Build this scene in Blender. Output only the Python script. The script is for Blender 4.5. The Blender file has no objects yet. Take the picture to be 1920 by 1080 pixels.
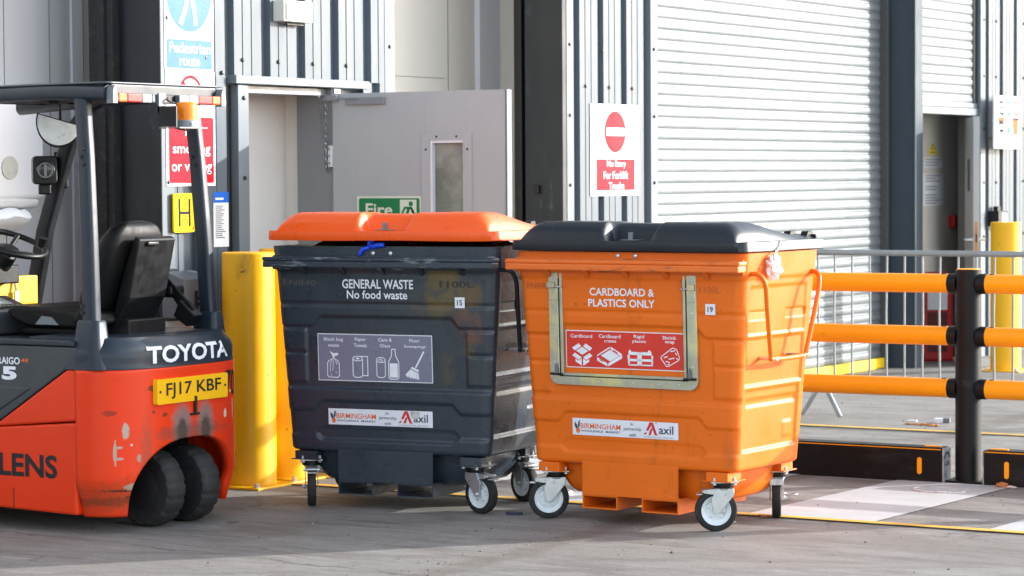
import bpy, bmesh, math, random
from mathutils import Vector, Matrix, noise
R = math.radians
random.seed(7)
scene = bpy.context.scene
COL = scene.collection

# ------------------------------------------------------------------ camera, sky, sun, exposure
CAM_H = 1.6
def cam_basis(pitch, roll, yaw):
    r = Vector((math.cos(yaw), math.sin(yaw), 0)); g = Vector((-math.sin(yaw), math.cos(yaw), 0)); u = Vector((0, 0, 1))
    g2 = g*math.cos(pitch) - u*math.sin(pitch); u2 = u*math.cos(pitch) + g*math.sin(pitch)
    return r*math.cos(roll) + u2*math.sin(roll), u2*math.cos(roll) - r*math.sin(roll), g2
cr, cu, cf = cam_basis(R(2.42868), R(-0.36625538), R(31.26548569))
cam = bpy.data.cameras.new('camera'); camo = bpy.data.objects.new('camera', cam); COL.objects.link(camo)
camo.matrix_world = Matrix(((cr.x, cu.x, -cf.x, 0), (cr.y, cu.y, -cf.y, 0), (cr.z, cu.z, -cf.z, CAM_H), (0, 0, 0, 1)))
cam.sensor_width = 36; cam.lens = 4935.36/1920*36; cam.clip_start = .1; cam.clip_end = 2000
cam.dof.use_dof = True; cam.dof.focus_distance = 12.2; cam.dof.aperture_fstop = 5.0
scene.camera = camo
SUN_EL = R(16.0); SUN_AZ = math.atan2(.682, .731)      # compass angle from +Y towards +X
world = bpy.data.worlds.new("World"); scene.world = world; world.use_nodes = True
nt = world.node_tree; bg = nt.nodes['Background']
sky = nt.nodes.new('ShaderNodeTexSky'); sky.sky_type = 'NISHITA'; sky.sun_disc = False
sky.sun_elevation = SUN_EL; sky.sun_rotation = SUN_AZ; sky.air_density = 1.0; sky.dust_density = 0.8; sky.ozone_density = 1.0
hs = nt.nodes.new('ShaderNodeHueSaturation'); hs.inputs['Saturation'].default_value = .5      # thin white cloud veils the blue
nt.links.new(sky.outputs[0], hs.inputs['Color']); nt.links.new(hs.outputs[0], bg.inputs[0]); bg.inputs[1].default_value = 0.15
sun = bpy.data.lights.new('sun', 'SUN'); suno = bpy.data.objects.new('sun', sun); COL.objects.link(suno)
sun.energy = 2.0; sun.angle = R(.5); sun.color = (1, .965, .925)
sdir = Vector((math.sin(SUN_AZ)*math.cos(SUN_EL), math.cos(SUN_AZ)*math.cos(SUN_EL), math.sin(SUN_EL)))
suno.rotation_euler = sdir.to_track_quat('Z', 'Y').to_euler(); suno.location = (20, 25, 12)
scene.view_settings.view_transform = 'Standard'; scene.view_settings.look = 'None'
scene.view_settings.exposure = 2.05; scene.view_settings.gamma = 1
scene.cycles.max_bounces = 8

# ------------------------------------------------------------------ materials
def lin(h):
    h = h.lstrip('#'); o = []
    for i in (0, 2, 4):
        c = int(h[i:i+2], 16)/255; o.append(c/12.92 if c <= .04045 else ((c+.055)/1.055)**2.4)
    return (*o, 1)
MATS = {}
def mat(name, col, rough=.5, metal=0., var=.12, scale=4., stretch=(1, 1, 1), bump=0., bscale=60., dirt=None, dirt_at=.62, dscale=6., dstretch=(1,1,1), spec=.5, coat=0., trans=0., emit=0., rvar=.1, alpha=1., speck=None, speck_at=.7, sscale=90.):
    if name in MATS: return MATS[name]
    m = bpy.data.materials.new(name); m.use_nodes = True; t = m.node_tree; N = t.nodes; L = t.links
    b = N['Principled BSDF']; c = lin(col) if isinstance(col, str) else (*col, 1)
    tc = N.new('ShaderNodeTexCoord'); oi = N.new('ShaderNodeObjectInfo')
    off = N.new('ShaderNodeVectorMath'); off.operation = 'SCALE'; off.inputs[0].default_value = (17, 31, 11); L.new(oi.outputs['Random'], off.inputs['Scale'])
    def coords(st):
        mp = N.new('ShaderNodeMapping'); mp.inputs['Scale'].default_value = st
        L.new(tc.outputs['Object'], mp.inputs['Vector']); L.new(off.outputs[0], mp.inputs['Location']); return mp.outputs[0]
    def noi(sc, st, det=6, ro=.6):
        n = N.new('ShaderNodeTexNoise'); n.inputs['Scale'].default_value = sc; n.inputs['Detail'].default_value = det; n.inputs['Roughness'].default_value = ro
        L.new(coords(st), n.inputs['Vector']); return n.outputs['Fac']
    def mix(fac, a, bcol, typ='MIX'):
        x = N.new('ShaderNodeMix'); x.data_type = 'RGBA'; x.blend_type = typ
        if isinstance(fac, float): x.inputs[0].default_value = fac
        else: L.new(fac, x.inputs[0])
        for i, v in ((6, a), (7, bcol)):
            if isinstance(v, tuple): x.inputs[i].default_value = v
            else: L.new(v, x.inputs[i])
        return x.outputs[2]
    def step(fac, at, w=.06):
        r = N.new('ShaderNodeMapRange'); r.inputs[1].default_value = at-w; r.inputs[2].default_value = at+w; L.new(fac, r.inputs[0]); return r.outputs[0]
    out = c; n1 = None
    if var:
        n1 = noi(scale, stretch)
        r = N.new('ShaderNodeMapRange'); r.inputs[1].default_value = .25; r.inputs[2].default_value = .75; L.new(n1, r.inputs[0])
        lo = tuple(max(0, x*(1-var)) for x in c[:3])+(1,); hi = tuple(min(1, x*(1+var)) for x in c[:3])+(1,)
        out = mix(r.outputs[0], lo, hi)
    if dirt:
        d = lin(dirt) if isinstance(dirt, str) else (*dirt, 1)
        out = mix(step(noi(dscale, dstretch, 8, .68), dirt_at), out, d)
    if speck:
        out = mix(step(noi(sscale, (1,1,1), 3, .6), speck_at, .02), out, lin(speck))
    if isinstance(out, tuple): b.inputs['Base Color'].default_value = out
    else: L.new(out, b.inputs['Base Color'])
    b.inputs['Roughness'].default_value = rough
    if rvar and var:
        r = N.new('ShaderNodeMapRange'); r.inputs[1].default_value = .3; r.inputs[2].default_value = .7
        r.inputs[3].default_value = max(.02, rough-rvar); r.inputs[4].default_value = min(1, rough+rvar); L.new(noi(scale*2.3, stretch), r.inputs[0]); L.new(r.outputs[0], b.inputs['Roughness'])
    b.inputs['Metallic'].default_value = metal; b.inputs['Specular IOR Level'].default_value = spec
    b.inputs['Coat Weight'].default_value = coat; b.inputs['Coat Roughness'].default_value = .12
    b.inputs['Transmission Weight'].default_value = trans; b.inputs['Alpha'].default_value = alpha
    if emit: b.inputs['Emission Color'].default_value = c; b.inputs['Emission Strength'].default_value = emit
    if bump:
        bp = N.new('ShaderNodeBump'); bp.inputs['Strength'].default_value = bump; bp.inputs['Distance'].default_value = .004
        L.new(noi(bscale, stretch, 5), bp.inputs['Height']); L.new(bp.outputs[0], b.inputs['Normal'])
    MATS[name] = m; return m

ORANGE = mat('orange bin paint', '#e06a14', .42, spec=.3, var=.07, scale=2.2, bump=.12, bscale=25, dirt='#bf5d1a', dirt_at=.63, dscale=3.5, dstretch=(2.2,2.2,.5), speck='#4a2a12', speck_at=.725, sscale=55)
CHAR = mat('charcoal bin paint', '#2c353f', .30, var=.12, scale=3, bump=.15, bscale=25, dirt='#47432f', dirt_at=.68, dscale=2.6, dstretch=(1,1,.8), speck='#8d9299', speck_at=.77, sscale=70, coat=.12)
LID_O = mat('orange lid plastic', '#f25a14', .34, var=.05, scale=5, bump=.05, dirt='#b8420f', dirt_at=.74, dscale=7)
LID_D = mat('charcoal lid plastic', '#1b2027', .38, spec=.4, var=.08, scale=5, bump=.05, dirt='#4a4f55', dirt_at=.72, dscale=8)
GALV = mat('galvanised steel', '#b9b9a4', .42, metal=.75, var=.18, scale=9, dirt='#d9d39c', dirt_at=.55, dscale=4, bump=.05, speck='#4b4536', speck_at=.74, sscale=50)
ZINC = mat('zinc plated steel', '#c9ced2', .34, metal=.8, var=.12, scale=12, dirt='#8e9093', dirt_at=.66, dscale=14)
RUBBER = mat('black rubber', '#1b1b1c', .75, var=.25, scale=20, dirt='#3b3937', dirt_at=.63, dscale=18, bump=.2, bscale=80)
TYRE = mat('solid tyre rubber', '#222224', .7, var=.25, scale=15, dirt='#403e3c', dirt_at=.62, dscale=12, bump=.3, bscale=60, speck='#8a8784', speck_at=.77, sscale=70)
RIMW = mat('white painted rim', '#d3dade', .35, var=.1, scale=15, dirt='#8f979a', dirt_at=.66, dscale=20)
STK_W = mat('white vinyl', '#dcdfe8', .4, var=.05, scale=6, dirt='#b6b4b8', dirt_at=.72, dscale=12)
TXT_W = mat('white lettering', '#e3e6ee', .4, var=.08, scale=30, dirt='#a9a9b0', dirt_at=.72, dscale=40)
TXT_K = mat('black lettering', '#15171a', .45, var=.1, scale=20)
STK_V = mat('violet grey vinyl', '#77778c', .35, var=.08, scale=4, dirt='#4d4c5c', dirt_at=.73, dscale=25)
STK_R = mat('red vinyl', '#cf3326', .38, var=.06, scale=4, dirt='#8e2a20', dirt_at=.75, dscale=25)
TXT_O = mat('orange lettering', '#e06a2a', .45, var=.05)
TXT_R = mat('red lettering', '#c8202c', .45, var=.05)
TXT_N = mat('navy lettering', '#27384a', .45, var=.05)
TXT_G = mat('grey lettering', '#8a8f96', .45, var=.05)
FORK_O = mat('forklift orange paint', '#df380c', .36, spec=.3, var=.07, scale=2.5, dirt='#a83c1c', dirt_at=.70, dscale=5, dstretch=(1,1,3), coat=.04, speck='#c9b7aa', speck_at=.775, sscale=26, bump=.06, bscale=15)
FORK_N = mat('forklift navy paint', '#1f2934', .4, var=.1, scale=4, dirt='#3d4852', dirt_at=.70, dscale=6, spec=.4, speck='#98a1a8', speck_at=.78, sscale=40)
FORK_D = mat('forklift dark plastic', '#3a3e42', .5, var=.12, scale=6, bump=.1, bscale=120, dirt='#5a5b5a', dirt_at=.68)
BLK = mat('black plastic', '#101112', .45, spec=.35, var=.2, scale=8, bump=.08, bscale=90, dirt='#2f2f30', dirt_at=.66)
VINYL = mat('black seat vinyl', '#0b0c0d', .5, spec=.2, var=.2, scale=7, bump=.15, bscale=120, dirt='#2b2a2a', dirt_at=.68)
GREYP = mat('grey plastic', '#73797d', .5, var=.08)
WORN = mat('worn grey patch', '#6f6d69', .8, var=.35, scale=30, dirt='#3f3a35', dirt_at=.55, dscale=25)
CLAD = mat('grey profiled sheet', '#566069', .38, spec=.2, var=.06, scale=2, stretch=(3,3,.4), dirt='#4a5259', dirt_at=.7, dscale=3, dstretch=(4,4,.5))
ANTH = mat('anthracite trim', '#24282c', .5, spec=.3, var=.1, scale=2, stretch=(2,2,.5), dirt='#50565c', dirt_at=.68, dscale=4, dstretch=(3,3,.6))
TRIMS = mat('silver trim', '#6c747a', .45, spec=.25, var=.06, scale=3, dirt='#6e757a', dirt_at=.7)
SLAT = mat('silver shutter slat', '#757b7f', .45, metal=.3, spec=.3, var=.06, scale=2, stretch=(1,1,3), dirt='#5f6669', dirt_at=.66, dscale=3, dstretch=(1,1.6,.5))
GUIDE = mat('dark shutter guide', '#4a4b4a', .5, var=.1)
PANELB = mat('lightened cream panel', '#f1eee8', .5, var=.02)  # cream panel lightened to make up for deep shade behind the small door
PANELG = mat('shade toned cream panel', '#bcbcbe', .5, var=.02, dirt='#a9a9ab', dirt_at=.7, dscale=2)  # cream panel darkened; the left opening's shade is put into the colour
PANELW = mat('cream panel wall', '#cfcbc2', .45, var=.03, scale=1.2, dirt='#b9b4a8', dirt_at=.70, dscale=2.5)
PANELT = mat('pale trim of panel wall', '#d5d7de', .4, var=.03)
DOORP = mat('grey painted door', '#abadaf', .42, var=.05, scale=2, dirt='#8f9192', dirt_at=.66, dscale=3, dstretch=(1,1,.4), speck='#6f7172', speck_at=.775, sscale=30)
DOORF = mat('grey steel door frame', '#84868a', .4, var=.06)
GLASS = mat('door glass', '#6f776f', .22, var=.25, scale=2, spec=.3, dirt='#8f978f', dirt_at=.55, dscale=1.6)
FIREG = mat('green safety sign', '#107a45', .4, var=.03)
PHOTO = mat('photoluminescent white', '#d9dccb', .4, var=.03)
SIGNW = mat('white sign board', '#e8ebee', 0.5, spec=.06, var=.02, scale=3)
SIGNB = mat('blue sign ink', '#1d62c4', .33, spec=.16, var=.03)
SIGNR = mat('red sign ink', '#d3202e', 0.5, spec=.06, var=.03)
SIGNY = mat('yellow sign plastic', '#f2d21c', .65, spec=.1, var=.05)
SIGNK = mat('black sign ink', '#202227', .65, spec=.1, var=.05)
SIGNGN = mat('pale green sign ink', '#38c184', .65, spec=.1, var=.03)
SIGNOR = mat('orange sign ink', '#f0623a', .65, spec=.1, var=.03)
PAPER = mat('white paper', '#e4e6ea', .6, var=.03)
TEAL = mat('teal photo print', '#2f8a86', .5, var=.3, scale=30)
YEL = mat('yellow bollard paint', '#f0b400', .42, var=.08, scale=2.5, dirt='#b88208', dirt_at=.62, dscale=3, dstretch=(1,1,.5), speck='#5a4a1e', speck_at=.725, sscale=20, bump=.08, bscale=20)
YELW = mat('bright yellow steel', '#f5cf10', .45, var=.05, scale=3, dirt='#caa510', dirt_at=.68)
BAR_Y = mat('yellow barrier polymer', '#ffa000', .4, spec=.35, var=.05, scale=3, dirt='#7a4c12', dirt_at=.70, dscale=7, dstretch=(.5,1,1.6), speck='#4a3514', speck_at=.765, sscale=35)
BAR_K = mat('black barrier polymer', '#0d0f12', .5, spec=.25, var=.15, scale=6, dirt='#34343a', dirt_at=.68, speck='#8a8782', speck_at=.77, sscale=45)
KERB_K = mat('black kerb polymer', '#0b0b0c', .55, spec=.25, var=.2, scale=6, dirt='#202122', dirt_at=.61, dstretch=(.4,1,1.5), speck='#9a9690', speck_at=.775, sscale=40)
SCUFF = mat('scuffed grey end', '#9b9c9c', .6, var=.25, scale=20, dirt='#4d4d4d', dirt_at=.6, dscale=22)
AMBER = mat('amber lens', '#f08000', .25, var=.15, scale=40)
LRED = mat('red lens', '#a80c18', .4, var=.08, scale=40, spec=.3)
LORG = mat('orange lens', '#d85c08', .4, var=.08, scale=40, spec=.3)
LWHT = mat('clear lens', '#a2a8ac', .4, var=.1, scale=40, spec=.3)
MIRROR = mat('dusty mirror', '#f2f5f7', .2, metal=.0, var=.2, scale=12, dirt='#8d969c', dirt_at=.64, dscale=14)
PLATE = mat('yellow number plate', '#f2b90c', .35, var=.04, dirt='#c79a10', dirt_at=.72, dscale=14)
RED = mat('red plastic', '#b3141c', .4, var=.06)
BLUE = mat('blue nitrile', '#1348d8', .4, var=.2, scale=20)
BAG = mat('black bin bag film', '#0c0c0e', .22, var=.3, scale=6, bump=.6, bscale=14)
FILM = mat('clear plastic film', '#f2e9ea', .3, var=.08, scale=10, trans=.45, bump=.5, bscale=20)
STRAP = mat('white plastic strap', '#dfe0e0', .4, var=.05)
CARD = mat('brown wrapper', '#b07038', .6, var=.3, scale=20)
WOOD = mat('timber scrap', '#b98f5a', .7, var=.2, scale=8, stretch=(8,1,1))
NAVYP = mat('navy plastic scrap', '#1b2540', .4, var=.2)
GREYC = mat('dull grey metal box', '#6b7075', .5, metal=.3, var=.1, dirt='#54585c', dirt_at=.64)

def ground_mat():
    m = bpy.data.materials.new('weathered concrete'); m.use_nodes = True; t = m.node_tree; N = t.nodes; L = t.links; b = N['Principled BSDF']
    tc = N.new('ShaderNodeTexCoord')
    def noi(sc, st, det=8, ro=.6, rot=0):
        mp = N.new('ShaderNodeMapping'); mp.inputs['Scale'].default_value = st; mp.inputs['Rotation'].default_value = (0, 0, rot); L.new(tc.outputs['Object'], mp.inputs[0])
        n = N.new('ShaderNodeTexNoise'); n.inputs['Scale'].default_value = sc; n.inputs['Detail'].default_value = det; n.inputs['Roughness'].default_value = ro; L.new(mp.outputs[0], n.inputs['Vector']); return n.outputs['Fac']
    def rng(f, a, bb, lo=0., hi=1.):
        r = N.new('ShaderNodeMapRange'); r.inputs[1].default_value = a; r.inputs[2].default_value = bb; r.inputs[3].default_value = lo; r.inputs[4].default_value = hi; L.new(f, r.inputs[0]); return r.outputs[0]
    def mix(f, a, c, typ='MIX'):
        x = N.new('ShaderNodeMix'); x.data_type = 'RGBA'; x.blend_type = typ
        L.new(f, x.inputs[0]) if not isinstance(f, float) else setattr(x.inputs[0], 'default_value', f)
        for i, v in ((6, a), (7, c)):
            if isinstance(v, tuple): x.inputs[i].default_value = v
            else: L.new(v, x.inputs[i])
        return x.outputs[2]
    base = mix(rng(noi(.5, (1, 1, 1)), .35, .65), (0.234, 0.222, 0.204, 1), (0.300, 0.287, 0.267, 1))
    base = mix(rng(noi(.9, (.8, 1.2, 1), 9, .62), .50, .64, 0., .7), base, (0.156, 0.139, 0.121, 1))         # broad brown smears
    base = mix(rng(noi(3.1, (.8, 1.1, 1), 9, .7), .50, .66, 0., .55), base, (0.136, 0.123, 0.109, 1))
    streak = noi(2.2, (.5, 2.2, 1), 9, .68, .12)
    base = mix(rng(streak, .53, .66, 0., .55), base, (0.117, 0.105, 0.094, 1))
    base = mix(rng(noi(3.5, (.4, 2.0, 1), 7, .66, -.1), .56, .68, 0., .5), base, (0.367, 0.355, 0.335, 1))     # pale worn strips
    base = mix(rng(noi(2.6, (.35, 2.6, 1), 8, .72, .2), .62, .68, 0., .75), base, (0.066, 0.058, 0.051, 1))  # dark rubber scuffs
    base = mix(rng(noi(42, (1, 1, 1), 5, .8), .46, .62, 0., .35), base, (0.117, 0.108, 0.098, 1))
    base = mix(rng(noi(120, (1, 1, 1), 3, .8), .45, .6, 0., .35), base, (0.101, 0.094, 0.084, 1))
    base = mix(rng(noi(70, (1, 1, 1), 3, .7), .66, .70, 0., .6), base, (0.452, 0.437, 0.413, 1))
    base = mix(rng(noi(6, (1, 1, 1), 4, .6), .68, .71, 0., .7), base, (0.086, 0.074, 0.064, 1))               # drips and oil spots
    base = mix(rng(noi(19, (1, 1, 1), 3, .6), .70, .73, 0., .85), base, (0.043, 0.039, 0.035, 1))
    base = mix(rng(noi(5.5, (.3, 3.2, 1), 8, .74, .1), .54, .64, 0., .5), base, (.115, .105, .094, 1))
    base = mix(rng(noi(6.5, (.3, 3.2, 1), 8, .74, .08), .57, .65, 0., .45), base, (.40, .385, .36, 1))
    sp = N.new('ShaderNodeSeparateXYZ'); L.new(tc.outputs['Object'], sp.inputs[0])
    def mth(op, *vs):
        x = N.new('ShaderNodeMath'); x.operation = op
        for i, q in enumerate(vs):
            if isinstance(q, (int, float)): x.inputs[i].default_value = q
            else: L.new(q, x.inputs[i])
        return x.outputs[0]
    wob = noi(3, (1, 1, 1), 6); grit = noi(130, (1, 1, 1), 2, .8)
    def track(a_, b_, c_, w, colr, amt):                 # gritty tyre track along a*x + b*y + c = 0
        nonlocal_d = mth('ADD', mth('MULTIPLY', sp.outputs[0], a_), mth('ADD', mth('MULTIPLY', sp.outputs[1], b_), c_))
        d = mth('ABSOLUTE', mth('ADD', nonlocal_d, mth('MULTIPLY', mth('SUBTRACT', wob, .5), .25)))
        m1 = rng(d, w, w*.45, 0., 1.)
        m2 = rng(mth('ADD', grit, mth('MULTIPLY', mth('SUBTRACT', wob, .5), .6)), .40, .58)
        return mth('MULTIPLY', mth('MULTIPLY', m1, m2), amt)
    base = mix(track(.0824, .9966, -8.29, .016, None, .8), base, (.06, .052, .046, 1))
    base = mix(track(.0824, .9966, -8.43, .011, None, .6), base, (.09, .08, .07, 1))
    base = mix(track(1., .045, 5.35, .11, None, .85), base, (.13, .105, .085, 1))
    base = mix(track(-.528, .849, -10.637, .045, None, .75), base, (.15, .138, .125, 1))
    base = mix(track(-.40, .916, -10.9, .06, None, .6), base, (.15, .125, .105, 1))
    base = mix(track(-.3, .954, -12.2, .07, None, .55), base, (.17, .15, .13, 1))
    v = N.new('ShaderNodeTexVoronoi'); v.feature = 'DISTANCE_TO_EDGE'; v.inputs['Scale'].default_value = .35
    mp = N.new('ShaderNodeMapping'); mp.inputs['Scale'].default_value = (.5, 1.2, 1); L.new(tc.outputs['Object'], mp.inputs[0])
    wn = N.new('ShaderNodeTexNoise'); wn.inputs['Scale'].default_value = 2.2; wn.inputs['Detail'].default_value = 8; L.new(tc.outputs['Object'], wn.inputs['Vector'])
    va = N.new('ShaderNodeVectorMath'); va.operation = 'ADD'; L.new(mp.outputs[0], va.inputs[0]); L.new(wn.outputs['Color'], va.inputs[1]); L.new(va.outputs[0], v.inputs['Vector'])
    base = mix(rng(v.outputs['Distance'], .0, .004, .55, 0.), base, (.05, .045, .04, 1))
    L.new(base, b.inputs['Base Color']); L.new(rng(streak, .3, .7, .62, .88), b.inputs['Roughness']); b.inputs['Specular IOR Level'].default_value = .35
    bp = N.new('ShaderNodeBump'); bp.inputs['Strength'].default_value = .35; bp.inputs['Distance'].default_value = .004
    ad = N.new('ShaderNodeMath'); ad.operation = 'ADD'; L.new(noi(90, (1, 1, 1), 4), ad.inputs[0]); L.new(noi(12, (.3, 3, 1), 5), ad.inputs[1]); L.new(ad.outputs[0], bp.inputs['Height']); L.new(bp.outputs[0], b.inputs['Normal'])
    return m
GROUND = ground_mat()
PAINT_Y = mat('worn yellow line paint', '#d9a93a', .7, var=.12, scale=3, dirt='#8a7a58', dirt_at=.66, dscale=9, dstretch=(.6,3,1), speck='#6e6557', speck_at=.70, sscale=60)
PAINT_W = mat('worn white hatch paint', '#b2b4b4', .7, var=.10, scale=2, dirt='#a09a93', dirt_at=.62, dscale=4, dstretch=(.5,3,1), speck='#6e675f', speck_at=.72, sscale=45)

# ------------------------------------------------------------------ mesh helpers
class Fr:                                        # a local frame: origin, u (right), v (up), n (outwards)
    def __init__(s, o, u, v):
        s.o = Vector(o); s.u = Vector(u).normalized(); s.v = Vector(v).normalized(); s.n = s.u.cross(s.v).normalized()
    def p(s, a, b, c=0.): return s.o + s.u*a + s.v*b + s.n*c
XY = Fr((0,0,0), (1,0,0), (0,1,0))
_TXT = {}
def text2d(s, bold=0.):
    k = (s, bold)
    if k in _TXT: return _TXT[k]
    cu_ = bpy.data.curves.new('lettering', 'FONT'); cu_.body = s; cu_.offset = bold; cu_.resolution_u = 3
    o = bpy.data.objects.new('lettering', cu_); COL.objects.link(o); bpy.context.view_layer.update()
    me = o.evaluated_get(bpy.context.evaluated_depsgraph_get()).to_mesh()
    vs = [(v.co.x, v.co.y) for v in me.vertices]; fs = [tuple(p.vertices) for p in me.polygons]
    o.evaluated_get(bpy.context.evaluated_depsgraph_get()).to_mesh_clear()
    bpy.data.objects.remove(o); bpy.data.curves.remove(cu_)
    _TXT[k] = (vs, fs); return _TXT[k]
class MB:
    def __init__(s): s.v = []; s.f = []; s.m = []; s.s = []
    def add(s, vs, fs, m=0, sm=False):
        n = len(s.v); s.v += [Vector(v) for v in vs]
        for f in fs: s.f.append(tuple(i+n for i in f)); s.m.append(m); s.s.append(sm)
        return s
    def box(s, x0, x1, y0, y1, z0, z1, m=0, fr=None):
        fr = fr or XY
        vs = [fr.p(x, y, z) for z in (z0, z1) for y in (y0, y1) for x in (x0, x1)]
        return s.add(vs, [(0,2,3,1),(4,5,7,6),(0,1,5,4),(2,6,7,3),(0,4,6,2),(1,3,7,5)], m)
    def prism(s, poly, h0, h1, fr=None, m=0, sm=False):
        fr = fr or XY; n = len(poly)
        vs = [fr.p(a, b, h0) for a, b in poly] + [fr.p(a, b, h1) for a, b in poly]
        s.add(vs, [tuple(range(n-1, -1, -1)), tuple(range(n, 2*n))], m)
        return s.add(vs, [(i, (i+1) % n, n+(i+1) % n, n+i) for i in range(n)], m, sm)
    def flat(s, poly, c=0., fr=None, m=0):
        fr = fr or XY; return s.add([fr.p(a, b, c) for a, b in poly], [tuple(range(len(poly)))], m)
    def rect(s, x0, x1, y0, y1, c=0., fr=None, m=0, r=0.):
        if r: return s.flat(rrect(x0, x1, y0, y1, r), c, fr, m)
        return s.flat([(x0,y0),(x1,y0),(x1,y1),(x0,y1)], c, fr, m)
    def stroke(s, pts, w, c=0., fr=None, m=0, closed=False):
        fr = fr or XY; n = len(pts); P = [Vector(p).to_2d() if len(p) > 2 else Vector(p) for p in pts]; L_, R_ = [], []
        for i in range(n):
            a = P[(i-1) % n] if (closed or i > 0) else P[i]; b = P[(i+1) % n] if (closed or i < n-1) else P[i]
            d1 = (P[i]-a); d2 = (b-P[i]); d = (d1.normalized() if d1.length else Vector((0,0))) + (d2.normalized() if d2.length else Vector((0,0)))
            d = d.normalized() if d.length > 1e-6 else Vector((1,0)); nn = Vector((-d.y, d.x))
            k = 1.
            if d1.length and d2.length: k = min(2., 1/max(.35, abs(nn.dot(Vector((-d1.y, d1.x)).normalized()))))
            L_.append(P[i]+nn*w*.5*k); R_.append(P[i]-nn*w*.5*k)
        vs = [fr.p(q.x, q.y, c) for q in L_] + [fr.p(q.x, q.y, c) for q in R_]
        rng = range(n if closed else n-1)
        return s.add(vs, [(n+i, n+(i+1) % n, (i+1) % n, i) for i in rng], m)
    def text(s, t, x0, x1, y0, y1, c=0., fr=None, m=0, bold=.012, fn=None, keep=False):
        vs, fs = text2d(t, bold)
        ax = min(v[0] for v in vs); bx = max(v[0] for v in vs); ay = min(v[1] for v in vs); by = max(v[1] for v in vs)
        sx = (x1-x0)/(bx-ax); sy = (y1-y0)/(by-ay)
        q = [(x0+(v[0]-ax)*sx, y0+(v[1]-ay)*sy) for v in vs]
        if fn: return s.add([fn(a, b) for a, b in q], fs, m)
        fr = fr or XY; return s.add([fr.p(a, b, c) for a, b in q], fs, m)
    def tube(s, pts, r, n=10, m=0, closed=False, caps=True, sm=True):
        P = [Vector(p) for p in pts]; k = len(P); rs = r if isinstance(r, (list, tuple)) else [r]*k
        T = []
        for i in range(k):
            a = P[(i-1) % k] if (closed or i > 0) else P[i]; b = P[(i+1) % k] if (closed or i < k-1) else P[i]
            T.append((b-a).normalized())
        up = Vector((0,0,1)) if abs(T[0].z) < .9 else Vector((1,0,0)); u = T[0].cross(up).normalized(); vs = []
        for i in range(k):
            u = (u - T[i]*u.dot(T[i])).normalized(); w = T[i].cross(u)
            for j in range(n):
                a = 2*math.pi*j/n; vs.append(P[i] + (u*math.cos(a)+w*math.sin(a))*rs[i])
        fs = [(i*n+j, i*n+(j+1) % n, ((i+1) % k)*n+(j+1) % n, ((i+1) % k)*n+j) for i in range(k if closed else k-1) for j in range(n)]
        s.add(vs, fs, m, sm)
        if caps and not closed: s.add(vs[:n], [tuple(range(n-1, -1, -1))], m); s.add(vs[-n:], [tuple(range(n))], m)
        return s
    def lathe(s, prof, fr=None, n=24, m=0, sm=True, caps=True):   # prof: (radius, height along fr.n)
        fr = fr or XY; vs = []
        for r, h in prof:
            for j in range(n):
                a = 2*math.pi*j/n; vs.append(fr.p(r*math.cos(a), r*math.sin(a), h))
        k = len(prof)
        s.add(vs, [(i*n+j, i*n+(j+1) % n, (i+1)*n+(j+1) % n, (i+1)*n+j) for i in range(k-1) for j in range(n)], m, sm)
        if caps:
            if prof[0][0] > 1e-5: s.add(vs[:n], [tuple(range(n-1, -1, -1))], m)
            if prof[-1][0] > 1e-5: s.add(vs[-n:], [tuple(range(n))], m)
        return s
    def grid(s, fn, nu, nv, m=0, sm=True, wrap=False):
        vs = [fn(i, j) for i in range(nu) for j in range(nv)]
        return s.add(vs, [(i*nv+j, ((i+1) % nu)*nv+j, ((i+1) % nu)*nv+j+1, i*nv+j+1) for i in range(nu if wrap else nu-1) for j in range(nv-1)], m, sm)
    def build(s, name, mats, parent=None, bevel=0., seg=2, world=False, angle=35, solid=0.):
        me = bpy.data.meshes.new(name); off = Vector((0,0,0)); pp = parent if world else None
        while pp: off = off + pp.location; pp = pp.parent
        me.from_pydata([tuple(v-off) for v in s.v], [], s.f)
        for mm in (mats if isinstance(mats, (list, tuple)) else [mats]): me.materials.append(mm)
        me.polygons.foreach_set('material_index', s.m); me.polygons.foreach_set('use_smooth', s.s)
        bm = bmesh.new(); bm.from_mesh(me); bmesh.ops.remove_doubles(bm, verts=bm.verts, dist=1e-6) if not s.has_flat() else None; bm.to_mesh(me); bm.free()
        if any(s.s): me.set_sharp_from_angle(angle=R(angle))
        me.update(); o = bpy.data.objects.new(name, me); COL.objects.link(o)
        if parent: o.parent = parent
        if solid:
            md = o.modifiers.new('thickness', 'SOLIDIFY'); md.thickness = solid; md.offset = -1
        if bevel:
            md = o.modifiers.new('edges', 'BEVEL'); md.width = bevel; md.segments = seg; md.limit_method = 'ANGLE'; md.angle_limit = R(40); md.harden_normals = False
        return o
    def has_flat(s): return getattr(s, 'nomerge', False)
def rrect(x0, x1, y0, y1, r, n=5):
    o = []
    for cx, cy, a0 in ((x1-r, y0+r, -90), (x1-r, y1-r, 0), (x0+r, y1-r, 90), (x0+r, y0+r, 180)):
        for i in range(n+1):
            a = R(a0+90*i/n); o.append((cx+r*math.cos(a), cy+r*math.sin(a)))
    return o
def circ(cx, cy, rx, ry=None, n=28, a0=0, a1=360):
    ry = ry or rx; k = n if a1-a0 >= 360 else n+1
    return [(cx+rx*math.cos(R(a0+(a1-a0)*i/n)), cy+ry*math.sin(R(a0+(a1-a0)*i/n))) for i in range(k)]
def sst(a, b, x):
    t = min(1, max(0, (x-a)/(b-a))); return t*t*(3-2*t)
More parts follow.
